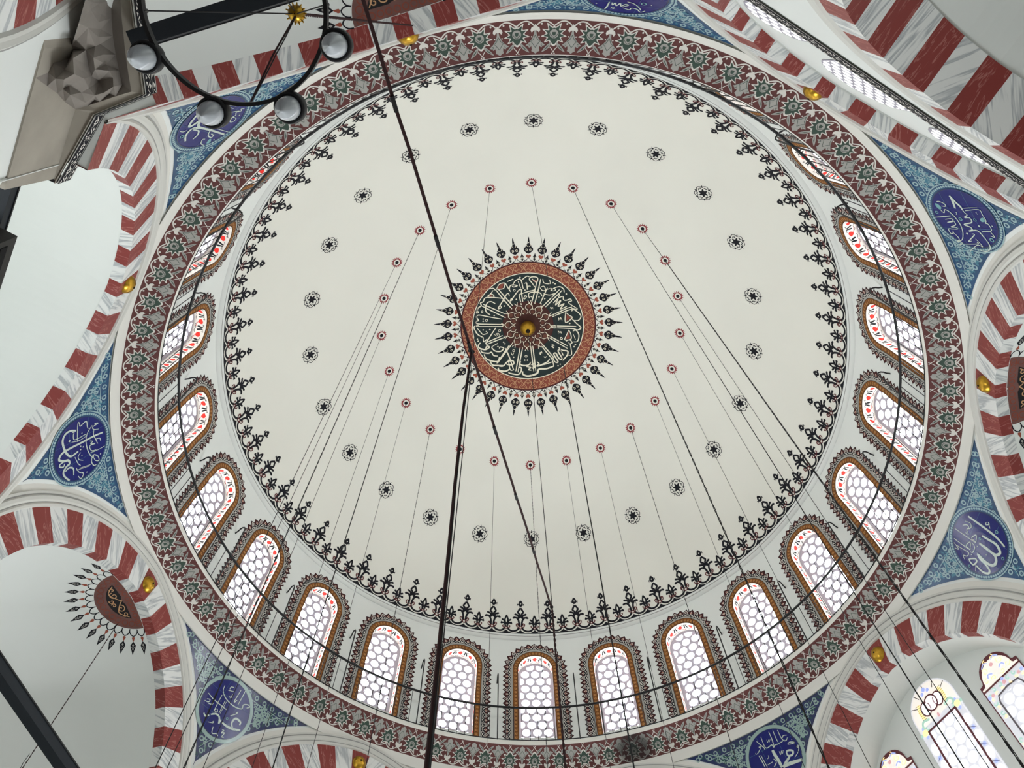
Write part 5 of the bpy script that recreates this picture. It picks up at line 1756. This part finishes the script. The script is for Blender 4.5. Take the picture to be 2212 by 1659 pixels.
t = tessellate_polygon([[Vector((-y * .8526 + x * .5225, z, 0)) for x, y, z in PLAIN]])
mb.add(PLAIN, [tuple(a) for a in t], STONE)
mb.add(FRAME + [v(p, 2.258) for p in FOUT], [(i, i + 1, i + 15, i + 14) for i in range(13)], STONE)
mb.add([PLAIN[0], PLAIN[-1], (-1.52, -1.62, 2.0065), (-1.52, -1.62, 2.2507)], [(0, 1, 2, 3)], STONE)
mb.add([PLAIN[-1], PLAIN[-2], PLAIN[-3], (-1.02, -2.35, 2.0), (-1.62, -2.35, 2.0), (-1.52, -1.62, 2.0)], [tuple(range(6))], STONE)
cap = mb.build('pier_capital', None, CAPO)
tag(cap, 'grey carved stone capital of the pier at the upper left', 'capital', kind='structure')
mb = MB()
mb.add(CAPV, CAPF, mat('grey_stone_carved', (138, 131, 124), .9, vary=.12, scale=3))
mb.build('stalactite_niches', cap, CAPO)
mb = MB()
for a, b in zip(T, T[1:]):
    mb.add([v(a, 2.250), v(b, 2.250), v(b, 2.262), v(a, 2.262)], [(0, 1, 2, 3)], STONE)
border_strip(mb, T[:4] + [(-1.03, -2.35)], 2.256, 2.335, .004, 1)
mb.add([v(T[0], 2.256), v((-1.52, -1.6), 2.256), v((-1.52, -1.6), 2.335), v(T[0], 2.335)], [(0, 1, 2, 3)], BLACK)
mb.build('painted_border', cap, CAPO)

# white wall in line with the left bay, with a striped gallery arch in the photo's corner
a7 = rad(-60) + AZ0
mb = MB()
A = 1.960
GCX, GCH = 1.60, 1.70
S0, S1, HTOP = .615, 2.4, 2.02


def carc(R, t):
    return (GCX + R * cos(t), GCH + R * sin(t))


pf = [(.60, 0), (.606, .007), (.616, .008), (.620, .003), (.632, .008), (.640, .002), (.646, 0)]
for (Ra, da), (Rb, db), m in zip(pf, pf[1:], [MOULD, MOULD, GREYLINE, MOULD, MOULD, GREYLINE]):
    mb.grid([[(carc(R, PI * i / 40)[0], -A + d, carc(R, PI * i / 40)[1]) for i in range(41)] for R, d in ((Ra, da), (Rb, db))], m)
st = PI / 25
for k in range(25):
    m = RMARB if k % 2 == 0 else WMARB
    rows = [[(carc(R, st * (k + i / 3))[0], -A, carc(R, st * (k + i / 3))[1]) for i in range(4)] for R in (.48, .60)]
    uvs = [[(st * (k + i / 3) * .54 + k * .3, R) for i in range(4)] for R in (.48, .60)]
    mb.grid(rows, m, .1 + .03 * k, uv=uvs)
    mb.grid([[(x, y - .12 * q, h) for x, y, h in rows[0]] for q in (0, 1)], m, .2 + .03 * k, uv=[[(u, R - .12 * q) for u, R in uvs[0]] for q in (0, 1)])
arcp = [carc(.646, PI - PI * i / 40) for i in range(41)]
poly = [(S0, .0), (S0, 1.985)] + [(S0 + (GCX - S0) * .5, HTOP + .33)] + [(S1, HTOP + .33), (S1, 0), (GCX + .646, 0)] + [carc(.646, PI * i / 40) for i in range(41)] + [(GCX - .646, 0)]
mb.put(fill(poly), lambda s, h: (s, -A, h), PLASTER)
mb.grid([[(S0, -A, h) for h in (0, 1.985)], [(S0, -A - .25, h) for h in (0, 1.985)]], PLASTER)
o = mb.build('wall_pier', None, (S0, -A, 0))
spin(o, (S0, -A, 0), a7)
tag(o, 'white plaster wall under the stone capital with a striped arch in the top left corner', 'wall', kind='structure')

# plain corner piers under the other pendentives
mb = MB()
c45, s45 = cos(rad(22.5)), sin(rad(22.5))


def pl(s, A, sg):
    """point at s along and A out on the arch plane turned sg*22.5 deg from the pier corner"""
    a = sg * rad(22.5)
    return (s * cos(a) + A * sin(a), s * sin(a) - A * cos(a))


plan = [pl(.789, 2.2, -1), pl(.636, 2.2, -1), pl(.636, AP + .001, -1), pl(.789, AP + .001, -1), pl(-.636, AP + .001, 1), pl(-.636, 2.2, 1), pl(-.789, 2.2, 1)]
rows = [[(x, y, h) for x, y in plan] for h in (-.4267, 1.0, 2.312)]
mb.grid(rows, PLASTER, close=True)
mb.add(rows[-1], [tuple(range(len(plan)))], PLASTER)
PBASE = (0, -2.06, -.4267)
pier_me = mb.mesh('wall_pier', PBASE)
mb = MB()
mb.grid([[(x, y, h) for x, y in plan] for h in (2.314, 2.34)], PLASTER, close=True)
mb.add([(x, y, 2.314) for x, y in plan], [tuple(range(len(plan)))], PLASTER)
o = mb.build('wall_pier', None, (0, -2.06, 2.314))
spin(o, (0, -2.06, 2.314), rad(-37.5) + AZ0)
tag(o, 'white plaster under the arches just above the black border of the stone capital', 'pier', kind='structure')
for az, wh in ((7.5, 'north'), (52.5, 'northeast'), (97.5, 'east'), (142.5, 'southeast'), (-172.5, 'south'), (-127.5, 'southwest'), (-82.5, 'west')):
    o = bpy.data.objects.new('wall_pier', pier_me)
    COL.objects.link(o)
    spin(o, PBASE, rad(az) + AZ0)
    tag(o, 'plain white pier carrying the %s pendentive, below the edge of the photo' % wh, 'pier', 'plain piers of the hall', 'structure')

# floor
mb = MB()
mb.put(disc(0, 0, 4.2, 64), lambda x, y: (x, y, -.4267), CARPET)
o = mb.build('floor', None, (0, 0, -.4267))
tag(o, 'carpeted floor of the hall below the camera', 'floor', kind='structure')

# ------------------------------------------------------------ tie beams
def beam(az, A, h, half, w, lb):
    mb = MB()
    mb.box((0, -A, h), (half, 0, 0), (0, w / 2, 0), (0, 0, w / 2), BEAM)
    o = mb.build('tie_beam', None, (0, -A, h))
    mb = MB()
    mb.box((0, -A, h + w / 2), (half, 0, 0), (0, w / 2 + .003, 0), (0, 0, .003), IRON)
    mb.build('iron_strap', o, (0, -A, h))
    spin(o, (0, -A, h), rad(az) + AZ0)
    tag(o, lb, 'beam', 'dark tie beams across the arches')


beam(-15, 2.06, 2.215, .585, .042, 'dark tie beam across the arch at the top left behind the lamp ring')
beam(-60, 2.03, 2.185, .62, .036, 'dark tie beam at the left edge below the stone capital')
beam(-105, 1.932, 2.185, .634, .044, 'dark tie beam slanting across the bottom left corner')

# black box at the left edge
mb = MB()
s1, A1, hh = .435, 1.955, 2.15
mb.box((s1 - .10, -(A1 + .05), hh - .14), (.10, 0, 0), (0, .05, 0), (0, 0, .14), SPKBOX)
o = mb.build('speaker', None, (s1 - .1, -A1, hh))
for k in range(4):
    mb = MB()
    mb.box((s1 - .10, -A1 + .0008, hh - .055 - .058 * k), (.080, 0, 0), (0, .0012, 0), (0, 0, .016), SLOT)
    mb.build('vent_slot', o, (s1 - .1, -A1, hh))
spin(o, (s1 - .1, -A1, hh), a7)
tag(o, 'black box with slots at the left edge hung on the tie beam', 'speaker')

# ------------------------------------------------------------ wires from the 24 toothed rosettes
def twist(mb, p, q, r, m, amp, turns):
    p, q = Vector(p), Vector(q)
    d = (q - p).normalized()
    a = d.cross(Vector((.3, .8, .1))).normalized()
    b = d.cross(a)
    n = int(turns * 7)
    for ph in (0, PI):
        mb.tube([p.lerp(q, i / n) + (a * cos(2 * PI * turns * i / n + ph) + b * sin(2 * PI * turns * i / n + ph)) * amp for i in range(n + 1)], r, m, 5)


zr = ZC + S * cos(1.058 / S)
rr = S * sin(1.058 / S)
braid = (1, 3, 12, 15, 9, 21)
for k in range(24):
    a = rad(15 * k) + AZ0
    x, y = rr * sin(a), -rr * cos(a)
    mb = MB()
    if k in braid:
        twist(mb, (x, y, zr), (x, y, .35), .0009, WIRE, .0011, 60)
    elif k == 4:
        for e in (-.004, .004):
            mb.tube([(x + e, y + e, zr), (x + e * 1.6, y + e * 1.6, .35)], .0010, WIRE, 5)
    else:
        mb.tube([(x, y, zr), (x, y, .35)], .0011, WIRE, 5)
    o = mb.build('hanging_wire', None, (x, y, zr))
    kind = 'braided' if k in braid else ('double' if k == 4 else 'thin')
    if k == 0:
        lb = 'thin black wire hanging from the topmost red toothed rosette'
    elif k == 12:
        lb = 'braided black wire hanging from the lowest red toothed rosette'
    elif k < 12:
        lb = '%s black wire hanging from the %s red toothed rosette clockwise from the topmost' % (kind, ORD[k])
    else:
        lb = '%s black wire hanging from the %s red toothed rosette anticlockwise from the topmost' % (kind, ORD[24 - k])
    tag(o, lb, 'wire', 'wires hanging from the ring of red rosettes')

# cord from the gold ball, the slanting rope and the heavy rope
mb = MB()
mb.tube([(-.014, .043, 5.23), (-.010, .030, 3.6), (-.006, .006, 2.27), (-.004, .004, .35)], .0016, WIRE, 5)
twist(mb, (-.006, .006, 2.27), (-.004, .004, .35), .0022, ROPE, .0022, 40)
o = mb.build('long_rope', None, (-.014, .043, 5.23))
tag(o, 'black cord hanging from the gold ball at the centre of the dome', 'cord')
P0, Q0 = Vector((-.335, -1.907, 1.443)), Vector((-.008, .004, 2.27))
Pe = P0 + (P0 - Q0) * .45
mb = MB()
n = 40
rg = random.Random(4)
path = []
for i in range(n + 1):
    u = i / n
    p = Q0.lerp(Pe, u)
    p.z -= .018 * sin(PI * min(u / .69, 1)) * 1.0
    p.x += rg.uniform(-.0012, .0012)
    path.append(p)
mb.tube(path, .0034, ROPE, 7)
for i in range(5, 36, 4):
    mb.tube([path[i] + Vector((0, 0, -.004)), path[i].lerp(path[i + 1], .4) + Vector((0, 0, -.004))], .0042, WIRE, 6)
mb.lathe([(.001, -.006), (.006, -.004), (.007, 0), (.006, .004), (.001, .006)], IRON, 10, tuple(Q0))
o = mb.build('slanting_rope', None, tuple(Q0), True)
tag(o, 'dark rope slanting across the whole dome from the top left to the central cord', 'rope')
tie = (-.210, -1.174, 1.742)
mb = MB()
hp = [tie, (-.219, -1.140, 1.50), (-.223, -1.112, 1.25), (-.2205, -1.108, .95), (-.2195, -1.108, .65), (-.219, -1.108, .25)]
mb.tube(hp, [.0018, .0021, .0024, .0025, .0026, .0026], ROPE, 7)
mb.tube([(x + .0026, y + .001, z) for x, y, z in hp], .0016, WIRE, 5)
mb.tube([(tie[0] - .004, tie[1] - .004, tie[2] - .003), (tie[0] + .006, tie[1] + .003, tie[2] + .004)], .0046, WIRE, 6)
o = mb.build('hanging_rope', None, tie, True)
tag(o, 'thick dark red rope hanging from the slanting rope near the round medallion', 'rope')

# cord from the grey half dome
mb = MB()
twist(mb, (-1.972, .572, 2.945), (-1.972, .572, .6), .0011, ROPE, .0012, 50)
mb.tube([(-1.972, .572, 2.10), (-1.95, .53, 2.135), (-1.925, .50, 2.15)], .0012, WIRE, 5)
o = mb.build('long_rope', None, (-1.972, .572, 2.945))
tag(o, 'thin cord hanging from the rayed painting of the grey half dome past the tie beam', 'cord')

# ------------------------------------------------------------ lamp ring
LX, LY, LH, LR = -.411, -1.886, 1.0, .1035
HUBH = 1.295
ch = empty('lamp_ring', (LX, LY, LH), 0)
tag(ch, 'black iron lamp ring with clear glass lamps and a brass ball at the upper left', 'chandelier')
O = (LX, LY, LH)
mb = MB()
rows = []
for i in range(97):
    a = 2 * PI * i / 96
    rows.append([(LX + (LR + u) * cos(a), LY + (LR + u) * sin(a), LH + w) for u, w in ((-.0022, -.005), (.0022, -.005), (.0022, .005), (-.0022, .005), (-.0022, -.005))])
mb.grid(rows, IRON)
mb.build('iron_ring', ch, O)
mb = MB()
hub = (LX, LY, HUBH)
mb.lathe([(.001, -.013), (.003, -.0128), (.009, -.009), (.0125, -.002), (.012, .004), (.008, .010), (.003, .013), (.003, .020), (.001, .022)], BRASS, 24, hub)
for i in range(14):
    a = 2 * PI * i / 14
    mb.tube([(LX + .011 * cos(a), LY + .011 * sin(a), HUBH - .002), (LX + .0155 * cos(a), LY + .0155 * sin(a), HUBH - .004)], [.0016, .0008], BRASS, 5)
mb.build('brass_ball', ch, O, True)
for i in range(4):
    a = PI / 2 * i + .0
    e = (LX + LR * cos(a), LY + LR * sin(a), LH + .004)
    mid = Vector(hub).lerp(Vector(e), .5) + Vector((0, 0, -.012 if i == 1 else 0))
    mb = MB()
    pts = [tuple(Vector(hub).lerp(mid, t / 4)) for t in range(4)] + [tuple(mid.lerp(Vector(e), t / 4)) for t in range(5)]
    if i == 1:
        mb.tube(pts, .0013, ROPE, 6)
        mb.tube([(x + .0032 * sin(PI * t / 8), y, z + .002) for t, (x, y, z) in enumerate(pts)], .0009, WIRE, 5)
    else:
        mb.tube(pts, .0009, WIRE, 5)
    mb.lathe([(.0028, -.004), (.0028, .006), (.001, .008)], IRON, 8, e)
    mb.build('hanger', ch, O, True)
mb = MB()
twist(mb, (LX, LY, HUBH + .016), (LX, LY, 2.90), .0013, ROPE, .0014, 60)
mb.build('suspension_rope', ch, O)
lamp_me = None
for i in range(8):
    a = rad(21.0 + 45 * i)
    mb = MB()
    R = LR + .0155
    c = (R, 0, 0)
    mb.lathe([(.0100, .013), (.0170, .012), (.0185, .006), (.0185, -.006), (.0172, -.009), (.0150, -.009), (.0150, .004)], IRON, 28, c)
    mb.box((LR + .003, 0, 0), (.004, 0, 0), (0, .0022, 0), (0, 0, .005), IRON)
    if lamp_me is None:
        lamp_me = mb.mesh('lamp_holder', (0, 0, 0), True)
        g = MB()
        g.lathe([(.0135, .004), (.0142, -.004), (.0138, -.016), (.0118, -.027), (.0080, -.035), (.0034, -.0395), (.0026, -.042), (.0012, -.0435), (.0002, -.044)], GLASS, 28, c)
        glass_lamp = g.mesh('glass_lamp', (0, 0, 0), True)
    o = bpy.data.objects.new('lamp_holder', lamp_me)
    COL.objects.link(o)
    o.parent = ch
    o.rotation_euler = (0, 0, a)
    q = bpy.data.objects.new('glass_lamp', glass_lamp)
    COL.objects.link(q)
    q.parent = o
    q['label'] = 'clear pear-shaped glass lamp'
